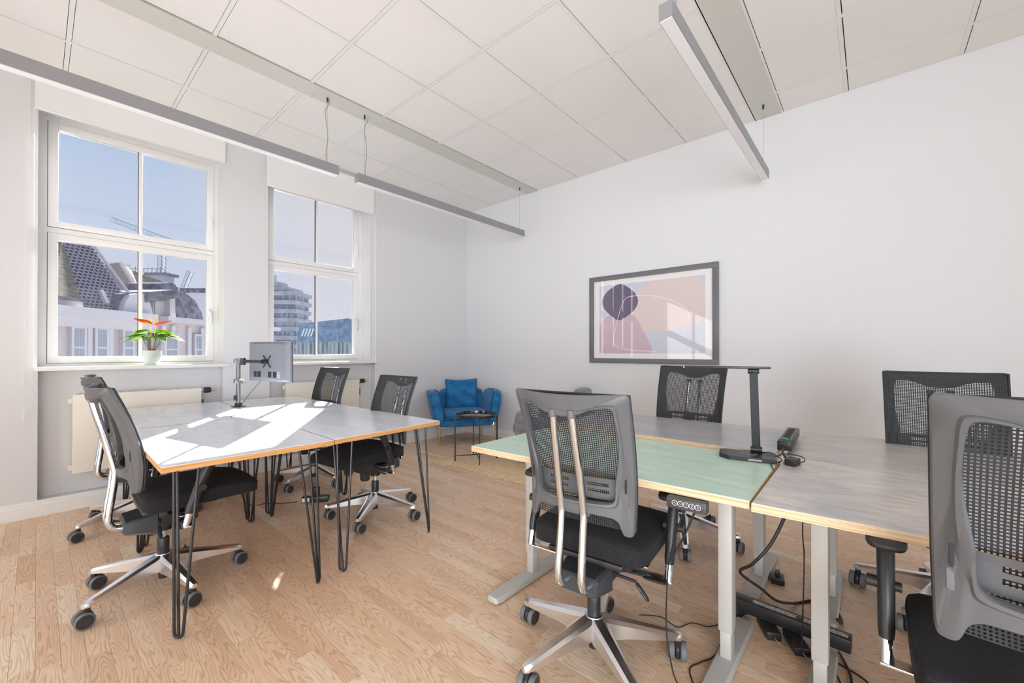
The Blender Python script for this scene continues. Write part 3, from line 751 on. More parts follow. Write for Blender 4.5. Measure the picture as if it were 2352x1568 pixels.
lp = [(.58, .97), (.40, .96), (.24, .93), (.16, .86), (.165, .72), (.20, .50), (.245, .30), (.285, .21), (.36, .19), (.50, .20), (.66, .26), (.80, .36), (.86, .46), (.87, .60)]
Q = smoothpath([(xa - .0020, *artpt(*p)) for p in lp], 8)
lm = MB()
for a, b in zip(Q[:-1], Q[1:]):
    d = (b - a).normalized(); n_ = Vector((0, -d.z, d.y)) * .0022
    lm.add([a - n_, a + n_, b + n_, b - n_], [(0, 1, 2, 3)])
obj('white_line', lm, A_LINE, mt, smooth=False)

# ================================================================ OFFICE CHAIR
PZ = [.50, .55, .60, .66, .711, .788, .876, .954, 1.031, 1.06]
PX = [-.112, -.106, -.101, -.099, -.103, -.119, -.145, -.175, -.207, -.219]
def interp(z):
    if z <= PZ[0]: return PX[0]
    for a, b, c, d in zip(PZ[:-1], PZ[1:], PX[:-1], PX[1:]):
        if z <= b:
            t = (z - a) / (b - a); return c + (d - c) * t
    return PX[-1]
def mesh_x(y, z): return interp(z) - .016 * (1 - (y / .215) ** 2)
def frame_x(y, z):
    k = .062 if z > .8 else .062
    return interp(z) - .004 - k * max(0, 1 - (y / .212) ** 2) ** 1.0
def build_chair():
    t = thing('office_chair', 'x', 'office chair', (0, 0, 0), 0, 'mesh office chairs at the desks')
    # star base
    b = MB()
    b.lathe([(.001, .085), (.036, .087), (.042, .105), (.042, .150), (.034, .172), (.026, .176), (.001, .176)], (0, 0, 0), 24)
    for k in range(5):
        a = 2 * PI * k / 5; ca, sa = math.cos(a), math.sin(a)
        rings = []
        for r_, w, zt, zb2 in ((.020, .028, .172, .090), (.06, .032, .164, .088), (.14, .027, .148, .090), (.24, .022, .127, .086), (.305, .019, .114, .084), (.325, .018, .110, .082), (.338, .011, .104, .083)):
            sec = [(-w, zb2 + .004), (-w * 1.02, zt - .010), (-w * .55, zt), (w * .55, zt), (w * 1.02, zt - .010), (w, zb2 + .004), (w * .5, zb2), (-w * .5, zb2)]
            rings.append([Vector((r_ * ca - yy * sa, r_ * sa + yy * ca, zz)) for yy, zz in sec])
        b.loft(rings)
        b.cyl((.322 * ca, .322 * sa, .092), (.322 * ca, .322 * sa, .070), .0105, 12)
    obj('star_base', b, POLISH, t)
    # casters
    cb = MB(); cb.cyl((0, 0, .082), (0, 0, .060), .012, 12)
    cb.rounded(.031, .012, .029, (-.010, 0, .038), 3, 4)
    wheel = MB(); prof = [(.001, -.011), (.022, -.011), (.024, -.012), (.030, -.011), (.0345, -.007), (.0345, .007), (.030, .011), (.001, .011)]
    wheel.lathe(prof, (0, 0, 0), 24, 'y')
    ring = MB(); ring.lathe([(.0245, -.0126), (.0305, -.0118), (.0349, -.0075), (.0352, 0), (.0349, .0075), (.0305, .0118), (.0245, .0126)], (0, 0, 0), 28, 'y')
    wm = mesh_of('wheel', wheel, WHEELC); rm = mesh_of('tyre', ring, RUBBER)
    # one mesh: tyre and disc
    both = MB(); both.cur = 0; both.lathe([(.001, -.0100), (.0290, -.0100), (.0290, .0100), (.001, .0100)], (0, 0, 0), 24, 'y')
    both.lathe([(.001, -.011), (.016, -.0108), (.017, -.0095)], (0, 0, 0), 20, 'y')
    both.lathe([(.017, .0095), (.016, .0108), (.001, .011)], (0, 0, 0), 20, 'y')
    both.cur = 1; both.lathe([(.0288, -.0105), (.0310, -.0110), (.0345, -.0070), (.0350, 0), (.0345, .0070), (.0310, .0110), (.0288, .0105)], (0, 0, 0), 28, 'y', False)
    wmesh = mesh_of('wheel', both, [WHEELC, RUBBER]); cmesh = mesh_of('caster', cb, BLACKP)
    for k in range(5):
        a = 2 * PI * k / 5; c = inst('caster', cmesh, t, (.322 * math.cos(a), .322 * math.sin(a), 0), 2.1 * k + .7)
        inst('wheel', wmesh, c, (-.010, .0215, .0352)); inst('wheel', wmesh, c, (-.010, -.0215, .0352))
    obj('lift_rod', MB().cyl((0, 0, .045), (0, 0, .09), .0195, 20), BLACKP, t)
    g = MB(); g.lathe([(.0245, .17), (.0255, .175), (.0255, .245), (.023, .25), (.015, .252)], (0, 0, 0), 20)
    obj('gas_lift', g, BLACKP, t)
    obj('piston', MB().cyl((0, 0, .25), (0, 0, .31), .0145, 16), CHROME, t)
    # mechanism under the seat
    m = MB(); m.box(-.045, .13, -.085, .085, .325, .425, ch=.012); m.lathe([(.001, .27), (.028, .272), (.034, .285), (.034, .33)], (.085, 0, 0), 18)
    m.cyl((0, 0, .29), (0, 0, .33), .034, 18); m.box(-.10, .20, -.15, .15, .418, .440, ch=.006)
    for s in (-1, 1): m.box(.0, .07, s * .085, s * .15, .375, .400)
    obj('mechanism', m, BLACKP, t)
    h = MB(); rings = []
    for xx, w, z0, z1 in ((-.158, .078, .342, .386), (-.150, .084, .336, .392), (-.09, .088, .322, .398), (-.035, .090, .308, .408), (-.030, .086, .312, .404)):
        rings.append([Vector((xx, yy, zz)) for yy, zz in ((-w, z0), (-w, z1 - .008), (-w + .010, z1), (w - .010, z1), (w, z1 - .008), (w, z0), (w - .02, z0 - .012), (-w + .02, z0 - .012))])
    h.loft(rings); obj('tilt_housing', h, MGREY, t)
    obj('housing_cover', MB().poly([(-.150, -.070, .3935), (-.036, -.076, .4095), (-.036, .076, .4095), (-.150, .070, .3935)], (0, 0, .002)), FABRIC, t, smooth=False)
    for s in (-1, 1):
        obj('support_tube', MB().tube(smoothpath([(-.262, s * .036, .988), (-.243, s * .039, .90), (-.212, s * .0425, .77), (-.188, s * .0435, .66), (-.184, s * .0435, .615), (-.194, s * .044, .52), (-.206, s * .045, .43), (-.204, s * .045, .392), (-.188, s * .045, .368), (-.165, s * .045, .360), (-.14, s * .045, .358)], 6), .0142, 18), CHROME, t)
        obj('tube_collar', MB().cyl((-.264, s * .036, .978), (-.268, s * .035, 1.005), .0155, 14), DGREY, t)
    # back frame: ring between outer and inner loops
    def outer(k, n=72):
        pass
    def half_w(z): return .203 + (z - .56) / .47 * .014
    NO = 96
    out_pts = []
    # outer outline, counter-clockwise from lower right wing (y negative = right of sitter)
    ctrl = [(0, .612), (.06, .612), (.11, .609), (.142, .603), (.160, .588), (.168, .566), (.176, .552), (.192, .548), (.203, .556), (.205, .60), (.207, .70), (.210, .80), (.213, .90), (.2165, 1.00), (.218, 1.026), (.212, 1.037), (.198, 1.040), (.12, 1.036), (0, 1.034)]
    inn = [(0, .655), (.06, .655), (.110, .656), (.137, .661), (.148, .675), (.151, .70), (.152, .735), (.157, .77), (.164, .81), (.170, .85), (.173, .89), (.173, .93), (.170, .970), (.166, .986), (.150, .993), (.10, .985), (.07, .972), (.04, .960), (0, .956)]
    def dense(c):
        P = smoothpath([(0, a, b) for a, b in c], 3); return [(p.y, p.z) for p in P]
    o1 = dense(ctrl); n1 = dense(inn)
    O = [(y, z) for y, z in o1] + [(-y, z) for y, z in o1[-2:0:-1]]
    I = [(y, z) for y, z in n1] + [(-y, z) for y, z in n1[-2:0:-1]]
    fr = MB(); nn = len(O); rings = []
    for (oy, oz), (iy, iz) in zip(O, I):
        def P(s, off):
            y = oy + (iy - oy) * s; z = oz + (iz - oz) * s; return Vector((frame_x(y, z) - off, y, z))
        rings.append([P(0, -.003), P(0, .012), P(.05, .016), P(.66, .018), P(.76, .025), P(.93, .025), P(1, .018), P(1, -.002)])
    fr.loft(rings, False, True)
    obj('back_frame', fr, DGREY, t, angle=28)
    # lower cross bar bridges to the tubes
    obj('tube_bridge', MB().box(-.176, -.160, -.062, .062, .600, .650, ch=.004), DGREY, t)
    # mesh fabric sheet with real holes
    nu, nv = 54, 66; h0 = .30
    us = []; vs2 = []
    for i in range(nu): us += [(i + .0) / nu, (i + .46) / nu]
    us.append(1.0)
    for j in range(nv): vs2 += [(j + .0) / nv, (j + .46) / nv]
    vs2.append(1.0)
    mm = MB(); V = []
    for v in vs2:
        z = .556 + v * (1.034 - .556)
        for u in us:
            w = half_w(z) + .002; y = -w + 2 * w * u; V.append(Vector((mesh_x(y, z) + .004, y, z)))
    F = []; W_ = len(us)
    for j in range(len(vs2) - 1):
        for i in range(len(us) - 1):
            if (i % 2 == 1) and (j % 2 == 1): continue
            F.append((j * W_ + i, j * W_ + i + 1, (j + 1) * W_ + i + 1, (j + 1) * W_ + i))
    mm.add(V, F)
    me = bpy.data.meshes.new('mesh_panel'); me.from_pydata([tuple(v) for v in V], [], F); me.materials.append(MESHM)
    o = bpy.data.objects.new('mesh_panel', me); COL.objects.link(o); o.parent = t
    # edge roll of the mesh
    eg = []
    for k in range(20): z = .556 + k / 19 * .48; eg.append(Vector((interp(z) + .004, half_w(z) - .002, z)))
    for s in (-1, 1): obj('side_roll', MB().tube([Vector((p.x, p.y * s, p.z)) for p in eg], .0042, 7), MESHM, t)
    obj('top_roll', MB().tube([Vector((mesh_x(y, 1.033) + .004, y, 1.034)) for y in [(-.213 + .426 * k / 16) for k in range(17)]], .0042, 7), MESHM, t)
    # lumbar plate with two slots
    lb = MB(); zz = [.655, .678, .690, .702, .714, .732]
    ys = [-.160, -.115, -.035, .035, .115, .160]
    for a in range(5):
        for c_ in range(5):
            if a in (1, 3) and c_ in (1, 3): continue
            z0, z1, y0, y1 = zz[a], zz[a + 1], ys[c_], ys[c_ + 1]
            n_ = 4
            for q in range(n_):
                p, r_ = y0 + (y1 - y0) * q / n_, y0 + (y1 - y0) * (q + 1) / n_
                f_ = lambda y, z: mesh_x(y, z) - .010 - .012 * (1 - (y / .16) ** 2)
                lb.add([(f_(p, z0), p, z0), (f_(r_, z0), r_, z0), (f_(r_, z1), r_, z1), (f_(p, z1), p, z1)], [(0, 1, 2, 3)])
    obj('lumbar_plate', lb, DGREY, t, angle=60)
    for s in (-1, 1):
        sl = MB()
        sl.rounded(.005, .0070, .026, (frame_x(s * .182, .66) - .0185, s * .183, .672), 7, 3)
        obj('height_slider', sl, DGREY, t)
        obj('slider_slot', MB().rounded(.0014, .0038, .050, (frame_x(s * .181, .74) - .0178, s * .183, .745), 5, 3), DARK, t)
    # seat
    def seatf(q, p):
        x = q.x; z = q.z
        fx = max(0, (x - .02) / .23)
        w = 1.0 - .10 * max(0, p.x) ** 3 - .05 * max(0, -p.x) ** 4
        z += -.030 * fx ** 2.2 + (.004 * math.cos(p.y * 3) if p.z > 0 else 0)
        if p.z < 0: z *= 1.0 - .35 * fx
        return Vector((x, q.y * w, z))
    st = MB(); st.rounded(.240, .230, .041, (.138, 0, .481), 14, 12, seatf)
    so = obj('seat', st, FABRIC, t, angle=60)
    pp = []
    for k in range(64):
        a = 2 * PI * k / 64; ca, sa = math.cos(a), math.sin(a); d_ = (abs(ca) ** 14 + abs(sa) ** 14) ** (1 / 14); px1, py1 = ca / d_, sa / d_
        q_ = seatf(Vector((px1 * .240, py1 * .230, .030)), Vector((px1, py1, .73))); pp.append(q_ + Vector((.138, 0, .481)))
    obj('seat_piping', MB().tube(pp, .0035, 6, True), FABRIC, so)
    # levers
    lv = MB(); lv.cyl((.02, -.09, .365), (.015, -.20, .375), .006, 8); lv.rounded(.012, .045, .005, (.010, -.235, .372), 4, 3)
    obj('lever', lv, BLACKP, t)
    lv = MB(); lv.cyl((-.03, -.09, .37), (-.04, -.18, .372), .006, 8); lv.rounded(.010, .034, .005, (0, 0, 0), 4, 3, None, Matrix.Translation((-.045, -.205, .345)) @ Matrix.Rotation(R(50), 4, 'X'))
    obj('lever', lv, BLACKP, t)
    # armrests
    for s in (-1, 1):
        p = MB(); rings = []
        for k, (xx, zz2, rx, ry) in enumerate(((.054, .425, .019, .016), (.060, .445, .022, .018), (.098, .560, .023, .019), (.132, .640, .024, .020), (.140, .655, .023, .019))):
            rings.append([Vector((xx + rx * math.cos(a), s * .272 + ry * math.sin(a), zz2 - .15 * rx * math.cos(a))) for a in [2 * PI * q / 18 for q in range(18)]])
        p.loft(rings); ar = obj('armrest', p, BLACKP, t)
        pad = MB(); pad.rounded(.118, .041, .015, (.150, s * .272, .670), 4, 6, lambda q, p_: Vector((q.x, q.y * (1 - .12 * p_.x), q.z + .004 * p_.x)))
        obj('arm_pad', pad, BLACKP, ar, angle=60)
        obj('chrome_post', MB().cyl((.040, s * .272, .368), (.056, s * .272, .430), .0150, 16), CHROME, ar)
        br = MB(); br.box(.030, .075, s * .14 if s > 0 else -.285, .285 if s > 0 else s * .14, .360, .367, ch=.002); br.box(.030, .075, s * .14 if s > 0 else -.20, .20 if s > 0 else s * .14, .392, .398, ch=.002)
        obj('arm_bracket', br, POLISH, ar)
        kn = MB(); kn.cyl((.100, s * .286, .545), (.100, s * .312, .545), .0155, 16)
        obj('knob_cap', MB().cyl((.100, s * .258, .545), (.100, s * .240, .545), .0125, 14), BLACKP, ar)
        obj('knob', kn, BLACKP, ar)
    return t
chair0 = build_chair()
UPPER = {'back_frame', 'tube_bridge', 'mesh_panel', 'side_roll', 'top_roll', 'lumbar_plate', 'height_slider', 'slider_slot'}
CHAIRS = [
    (.430, 2.745, 0, -7, 0, 'black mesh office chair at the left desk corner nearest the camera'),
    (.475, 3.900, 0, -14, 0, 'office chair at the far left by the radiator, mostly hidden behind another chair'),
    (1.640, 2.760, 184, 4, -.028, 'mesh office chair right of the left desks, whole star base in view'),
    (1.680, 3.880, 188, -9, .004, 'mesh office chair nearest the right window, its back leaning above the desk'),
    (1.440, .825, 6, 20, .022, 'office chair seen from behind at the sage green desk, two chrome tubes up its back'),
    (2.730, .925, 180, -14, .060, 'mesh chair behind the desk under the framed picture'),
    (2.720, -.262, 180, 8, .060, 'mesh office chair on the far side at the right, against the plain wall'),
    (1.340, -.300, 0, 0, .085, 'closest office chair at the right edge of the picture, cut off by it'),
]
for i, (cx, cy, rot, brot, dz, lab) in enumerate(CHAIRS):
    o = chair0 if i == 0 else copy_tree(chair0)
    o.location = (cx, cy, 0); o.rotation_euler = (0, 0, R(rot)); o['label'] = lab
CH = [o for o in COL.objects if o.get('category') == 'office chair']
CH.sort(key=lambda o: next(i for i, c in enumerate(CHAIRS) if c[5] == o['label']))
for o, (cx, cy, rot, brot, dz, lab) in zip(CH, CHAIRS):
    d = R(brot - rot)
    for ch in o.children:
        n = ch.name.split('.')[0]
        if n == 'star_base': ch.rotation_euler = (0, 0, d)
        elif n == 'caster':
            a = math.atan2(ch.location.y, ch.location.x) + d
            ch.location = (.322 * math.cos(a), .322 * math.sin(a), 0); ch.rotation_euler = (0, 0, R(-rot) + rnd.choice([0, PI]) + R(rnd.uniform(-8, 22)))
        elif n in UPPER: ch.location = (-.22 * dz, 0, dz)
        elif n == 'armrest' and dz > .08: ch.location = (.07, 0, .028)
        elif n == 'armrest' and dz == .022 and ch.data.vertices[0].co.y > 0: ch.location = (-.035, .022, 0)

# ================================================================ DESKS
def desk_top(t, quad, z, th, lam, ply):
    q = [Vector((a, b, 0)) for a, b in quad]; c = sum(q, Vector()) / 4
    t.location = (c.x, c.y, 0); q = [p - c for p in q]
    ins = [p - p.normalized() * .0009 for p in q]
    m = MB(); m.loft([[p + Vector((0, 0, z - th)) for p in ins], [p + Vector((0, 0, z - th + .001)) for p in q], [p + Vector((0, 0, z - .002)) for p in q]])
    obj('tabletop', m, ply, t, smooth=False)
    obj('laminate', MB().loft([[p + Vector((0, 0, z - .002)) for p in ins], [p + Vector((0, 0, z)) for p in ins]]), lam, t, smooth=False)
    return c
def hairpin(t, cx, cy, sx, sy, z):
    """leg at a corner; sx, sy = outward signs"""
    ux, uy = (1, -1) if sx * sy > 0 else (1, 1)
    k = .7071; U_ = Vector((ux * k, uy * k, 0))
    K = Vector((cx - sx * .055, cy - sy * .085, z)); X_ = K + Vector((-sx * .088, 0, 0)); Y_ = K + Vector((-sx * .012 + .02, -sy * .115, 0))
    bc = Vector((cx - sx * .064, cy - sy * .035, .007)); r = .0060; bw = .018
    s1 = 1 if (X_ - K).dot(U_) > 0 else -1
    pts = [X_, bc + U_ * (s1 * bw) + Vector((0, 0, .022))]
    for q in range(1, 8):
        a = PI * q / 8; pts.append(bc + U_ * (s1 * bw * math.cos(a)) + Vector((0, 0, .022 - .022 * math.sin(a))))
    pts += [bc - U_ * (s1 * bw) + Vector((0, 0, .022)), K]
    m = MB(); m.tube(pts, r, 10); m.tube([Y_, bc + Vector((0, 0, .012)), bc], r, 10)
    m.poly([K + Vector((sx * .02, sy * .02, -.003)), X_ + Vector((-sx * .02, sy * .02, -.003)), Y_ + Vector((0, -sy * .02, -.003))], (0, 0, .003))
    obj('hairpin_leg', m, STEELD, t)
def hairpin_desk(label, quad, z, lam, ply):
    t = thing('desk', label, 'desk', (0, 0, 0), 0, 'hairpin leg desks pushed together')
    c = desk_top(t, quad, z, .026, lam, ply)
    for (qx, qy), (sx, sy) in zip(quad, ((-1, -1), (1, -1), (1, 1), (-1, 1))):
        hairpin(t, qx - c.x, qy - c.y, sx, sy, z - .026)
    return t
hairpin_desk('blue grey hairpin desk at the left front of the group of four', [(.329, 2.150), (1.026, 2.130), (1.052, 3.312), (.345, 3.325)], .735, LAM_L, PLY_L)
hairpin_desk('blue grey hairpin desk whose front corner points at the blue armchair', [(1.034, 2.139), (1.775, 2.183), (1.752, 3.352), (1.060, 3.318)], .735, LAM_L, PLY_L)
hairpin_desk('blue grey hairpin desk at the back left by the radiator', [(.375, 3.336), (1.056, 3.322), (1.116, 4.560), (.410, 4.565)], .736, LAM_L, PLY_L)
hairpin_desk('blue grey hairpin desk at the back right under the monitor', [(1.064, 3.326), (1.752, 3.362), (1.752, 4.500), (1.124, 4.560)], .736, LAM_L, PLY_L)

def lift_desk(label, quad, z, lam, cols, foot):
    t = thing('desk', label, 'desk', (0, 0, 0), 0, 'height adjustable desks')
    cc_ = desk_top(t, quad, z, .027, lam, PLY_R); zt = z - .027
    f0, f1 = foot[0] - cc_.x, foot[1] - cc_.x
    for wx_, wy_ in cols:
        lx, ly = wx_ - cc_.x, wy_ - cc_.y
        c = MB(); c.box(lx - .033, lx + .033, ly - .024, ly + .024, .135, zt - .004, ch=.003)
        col = obj('leg_column', c, LGREYL, t)
        obj('inner_column', MB().box(lx - .028, lx + .028, ly - .019, ly + .019, .03, .136, ch=.002), LGREYL, col)
        f = MB(); rings = []
        for fx, h_, w in ((f0, .020, .022), (f0 + .008, .028, .032), (f0 + .03, .031, .037), (lx, .034, .037), (f1 - .03, .031, .037), (f1 - .008, .028, .032), (f1, .020, .022)):
            rings.append([Vector((fx, ly + yy, zz)) for yy, zz in ((-w, .006), (-w, h_ - .006), (-w + .006, h_), (w - .006, h_), (w, h_ - .006), (w, .006))])
        f.loft(rings); fo = obj('foot', f, LGREYL, t)
        for gx in (f0 + .035, f1 - .035): obj('glide', MB().cyl((gx, ly, 0), (gx, ly, .008), .024, 14), BLACKP, fo)
        obj('top_bracket', MB().box(lx - .20, lx + .24, ly - .025, ly + .025, zt - .004, zt), LGREYL, t, smooth=False)
    lx = cols[0][0] - cc_.x; ys_ = [w[1] - cc_.y for w in cols]
    obj('cross_rail', MB().box(lx - .02, lx + .02, min(ys_), max(ys_), zt - .045, zt - .005), LGREYL, t, smooth=False)
    return t
lift_desk('sage green topped sit stand desk with pale plywood edge', [(1.460, .288), (2.103, .297), (2.130, 1.490), (1.411, 1.492)], .735, LAM_G, ((1.750, .422), (1.745, 1.367)), (1.425, 2.050))
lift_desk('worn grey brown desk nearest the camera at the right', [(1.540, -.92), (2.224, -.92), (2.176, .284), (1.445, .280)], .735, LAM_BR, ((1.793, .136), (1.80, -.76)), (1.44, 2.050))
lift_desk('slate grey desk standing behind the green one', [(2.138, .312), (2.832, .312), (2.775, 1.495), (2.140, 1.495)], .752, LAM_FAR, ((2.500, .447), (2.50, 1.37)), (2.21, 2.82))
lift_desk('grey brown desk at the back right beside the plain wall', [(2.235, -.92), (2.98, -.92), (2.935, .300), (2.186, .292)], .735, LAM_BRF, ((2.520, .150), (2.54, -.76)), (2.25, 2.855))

# control handset under the green desk
cb = thing('desk_handset', 'black height control handset with round buttons under the green desk edge', 'remote', (1.428, .469, .682), R(92.3 + 180))
# local x runs along the desk edge, local y faces the room
obj('handset_body', MB().box(-.064, .064, -.005, .035, -.014, .024, ch=.004), MGREY, cb)
def glyph(kind):
    return {'up': [[(-.3, -.15), (0, .2), (.3, -.15)]], 'down': [[(-.3, .15), (0, -.2), (.3, .15)]], '1': [[(-.1, .2), (.05, .35), (.05, -.35)]],
            '2': [[(-.2, .2), (0, .35), (.2, .2), (.15, .0), (-.2, -.35), (.22, -.35)]], '3': [[(-.2, .3), (.15, .3), (0, .05), (.2, -.12), (.05, -.34), (-.2, -.28)]]}[kind]
for k, g_ in enumerate(('up', 'down', '1', '2', '3')):
    bx = -.036 + k * .0185
    m = MB(); yy = -.0056
    ring = [(bx + .0085 * math.cos(a), yy, .006 + .0085 * math.sin(a)) for a in [2 * PI * q / 20 for q in range(20)]]
    m.tube(ring, .0008, 5, True)
    for st_ in glyph(g_): m.tube([(bx - px * .0105 * -1, yy, .006 + pz * .0105) for px, pz in st_], .0007, 4)
    obj('button_mark', m, WHITEP, cb)

# ================================================================ MONITOR ON ARM
ma = thing('monitor_stand', 'grey pole with monitor arms clamped at the back of the left desks', 'monitor stand', (1.113, 4.014, .736))
pm = MB(); pm.box(-.045, .045, -.04, .04, 0, .006, ch=.002); pm.cyl((0, 0, .006), (0, 0, .03), .026, 18)
obj('base_plate', pm, BLACKP, ma)
obj('pole', MB().cyl((0, 0, .02), (0, 0, .405), .0165, 20), mat('pole_grey_metal', (.22, .22, .235, 1), .35, metal=.6), ma)
ARMM = mat('arm_grey_metal', (.30, .30, .315, 1), .4, metal=.5)
obj('cable_clip', MB().box(-.030, -.012, -.018, .018, .055, .095, ch=.003), BLACKP, ma)
cc = Vector((1.249 - 1.113, 3.686 - 4.014, 1.118 - .736))      # centre of monitor back
nrm = Vector((-.973, -.230, 0))
back = cc + nrm * .022
for zz, nm in ((.385, 'upper_clamp'), (.215, 'lower_clamp')):
    obj(nm, MB().box(-.030, .024, -.024, .024, zz - .017, zz + .017, ch=.004), ARMM, ma)
mid = Vector((-.02, -.19, .375))
sg = MB(); rotm = lambda a, b: None
def bar(mb, a, b, w, h):
    a = Vector(a); b = Vector(b); t = (b - a); ln = t.length; t.normalize(); u = t.cross(Vector((0, 0, 1))).normalized(); v = u.cross(t)
    r1 = [a + u * w + v * h, a - u * w + v * h, a - u * w - v * h, a + u * w - v * h]; r2 = [p + t * ln for p in r1]
    return mb.loft([r1, r2])
bar(sg, (0, -.02, .385), mid + Vector((0, 0, .01)), .014, .016); obj('upper_arm', sg, ARMM, ma)
s2 = MB(); bar(s2, mid + Vector((0, 0, .01)), back + nrm * .045 + Vector((0, 0, .0)), .011, .012); s2.cyl(mid + Vector((0, 0, -.02)), mid + Vector((0, 0, .035)), .019, 16); obj('forearm', s2, BLACKP, ma)
s3 = MB(); bar(s3, (0, -.02, .215), (.0, -.16, .215), .012, .013); obj('lower_arm', s3, ARMM, ma)
vp = MB()
side = Vector((.230, -.973, 0)); up_ = Vector((0, 0, 1))
for sa_, sb_ in ((1, 1), (1, -1), (-1, 1), (-1, -1)):
    bar(vp, back + nrm * .002, back + nrm * .002 + side * (.048 * sa_) + up_ * (.048 * sb_), .010, .004)
vp.cyl(back - nrm * .002, back + nrm * .045, .019, 16)
obj('mount_plate', vp, BLACKP, ma)
mo = thing('monitor', 'grey backed flat monitor on an arm turned away towards the window chairs', 'monitor', (1.249, 3.686, 1.118), math.atan2(.230, .973))
# local x = screen normal (away from camera), local y = width
obj('rear_shell', MB().loft([[Vector((xx, yy * w_, zz * h_)) for yy, zz in ((-1, -.97), (-1, .97), (-.985, 1), (.985, 1), (1, .97), (1, -.97), (.985, -1), (-.985, -1))] for xx, w_, h_ in ((.005, .271, .162), (-.012, .270, .161), (-.026, .240, .140), (-.028, .232, .134))]), MONG, mo, angle=25)
obj('screen', MB().box(.0102, .0125, -.267, .267, -.155, .157), SCREEN, mo, smooth=False)
obj('bezel', MB().box(.004, .011, -.272, .272, -.163, .163, ch=.002), BLACKP, mo)
obj('vent_line', MB().box(-.0215, -.0165, -.21, .21, .148, .1505), DARK, mo, smooth=False)
pr = MB()
for a, b in ((-.18, -.14), (-.13, -.085), (.01, .055), (.075, .12)): pr.box(-.0285, -.022, -b, -a, -.128, -.080)
obj('port_recess', pr, DARK, mo, smooth=False)
sh2 = MB()
for q in range(4): sh2.box(-.0285, -.027, -.165, -.13, -.128 + q * .013, -.121 + q * .013)
obj('sticker', sh2, LABELM, mo, smooth=False)
obj('monitor_cable', MB().tube(smoothpath([(1.165, 3.63, .975), (1.15, 3.66, .94), (1.10, 3.70, .86), (1.03, 3.66, .78), (.985, 3.58, .745), (.95, 3.5, .739), (.90, 3.42, .739)]), .0022, 6), BCABLE)
tag(bpy.data.objects['monitor_cable'], 'thin dark cable hanging from the monitor onto the left desk', 'cable')
# white paper bag like sheet seen behind the monitor
# ================================================================ DESK LAMP
dl = thing('desk_lamp', 'black folding desk lamp with charging base on the green desk', 'desk lamp', (2.045, .405, .735), R(13))
bm_ = MB(); pts = [(-.070, -.098), (.055, -.098), (.068, -.08), (.068, .095), (.045, .115), (-.030, .115), (-.070, .075)]
bm_.poly([(a, b, 0) for a, b in pts], (0, 0, .018)); obj('lamp_base', bm_, BLACKP, dl, smooth=False)
rg = MB(); rg.tube([(.006 + .026 * math.cos(a), -.005 + .026 * math.sin(a), .0184) for a in [2 * PI * q / 28 for q in range(25)]], .0007, 4); obj('charging_ring', rg, LGREYP, dl)
obj('front_label', MB().box(-.0708, -.0700, -.045, .005, .005, .012), LGREYP, dl, smooth=False)
px_, py_ = .050, -.030
obj('lower_hinge', MB().cyl((px_, py_ - .022, .030), (px_, py_ + .022, .030), .014, 16), BLACKP, dl)
ps_ = MB(); bar(ps_, (px_, py_, .025), (px_ + .004, py_ + .010, .375), .007, .015)
obj('lamp_stem', ps_, MGREY, dl)
obj('upper_hinge', MB().cyl((px_ + .004, py_ - .012, .378), (px_ + .004, py_ + .032, .378), .012, 16), BLACKP, dl)
hd = MB(); hd.box(px_ - .018, px_ + .022, py_ - .055, py_ + .295, .388, .398, ch=.003)
obj('lamp_head', hd, BLACKP, dl)
obj('head_end_cap', MB().box(px_ - .0185, px_ + .0225, py_ + .294, py_ + .299, .388, .398), LGREYP, dl, smooth=False)

# ================================================================ POWER STRIP ON THE DESK
def strip7(loc, rot, label, n=7, ln=.40):
    t = thing('power_strip', label, 'power strip', loc, rot)
    obj('strip_body', MB().box(0, ln, -.027, .027, 0, .042, ch=.004), BLACKP, t)
    obj('strip_top', MB().box(.03, ln - .004, -.024, .024, .042, .0435), MGREY, t, smooth=False)
    for k in range(n):
        xx = .085 + k * (ln - .11) / n + .01
        s = MB(); s.lathe([(.0005, .0442), (.0185, .0442), (.0185, .0438)], (xx, 0, 0), 20)
        so_ = obj('socket', s, DARK, t)
        c = MB(); c.box(xx - .004, xx + .004, .016, .0195, .0438, .0462); c.box(xx - .004, xx + .004, -.0195, -.016, .0438, .0462); obj('earth_clip', c, BRASSC, so_, smooth=False)
    obj('rocker_switch', MB().box(.036, .058, -.011, .011, .043, .049, ch=.002), GREENP, t)
    return t
strip7((2.215, .298, .753), R(2), 'black seven way power strip with green switch lying on the slate desk', 7, .42)
cab = MB(); cab.tube(smoothpath([(2.215, .298, .773), (2.17, .297, .768), (2.13, .292, .765), (2.10, .285, .760), (2.08, .275, .752), (2.07, .268, .745)]), .0045, 8)
tag(obj('strip_lead', cab, BCABLE), 'thick black lead leaving the power strip on the desk', 'cable')
ad = thing('power_adapter', 'small black power adapter beside the desk lamp cable at the desk joint', 'adapter', (2.035, .245, .735), R(-14))
obj('adapter_body', MB().box(-.028, .028, -.020, .020, 0, .028, ch=.004), BLACKP, ad)
obj('adapter_lead', MB().tube(smoothpath([(-.0, -.02, .014), (.02, -.035, .02), (.045, -.02, .03), (.04, .02, .034), (.03, .05, .03), (.01, .08, .012), (-.01, .11, .004)]), .0022, 6), BCABLE, ad)
tag(obj('lamp_cable', MB().tube(smoothpath([(2.105, .37, .752), (2.10, .335, .76), (2.08, .30, .75), (2.05, .285, .741), (1.99, .31, .738), (1.93, .30, .738), (1.90, .290, .737)]), .002, 6), BCABLE), 'thin black cable running from the desk lamp over the green desk', 'cable')

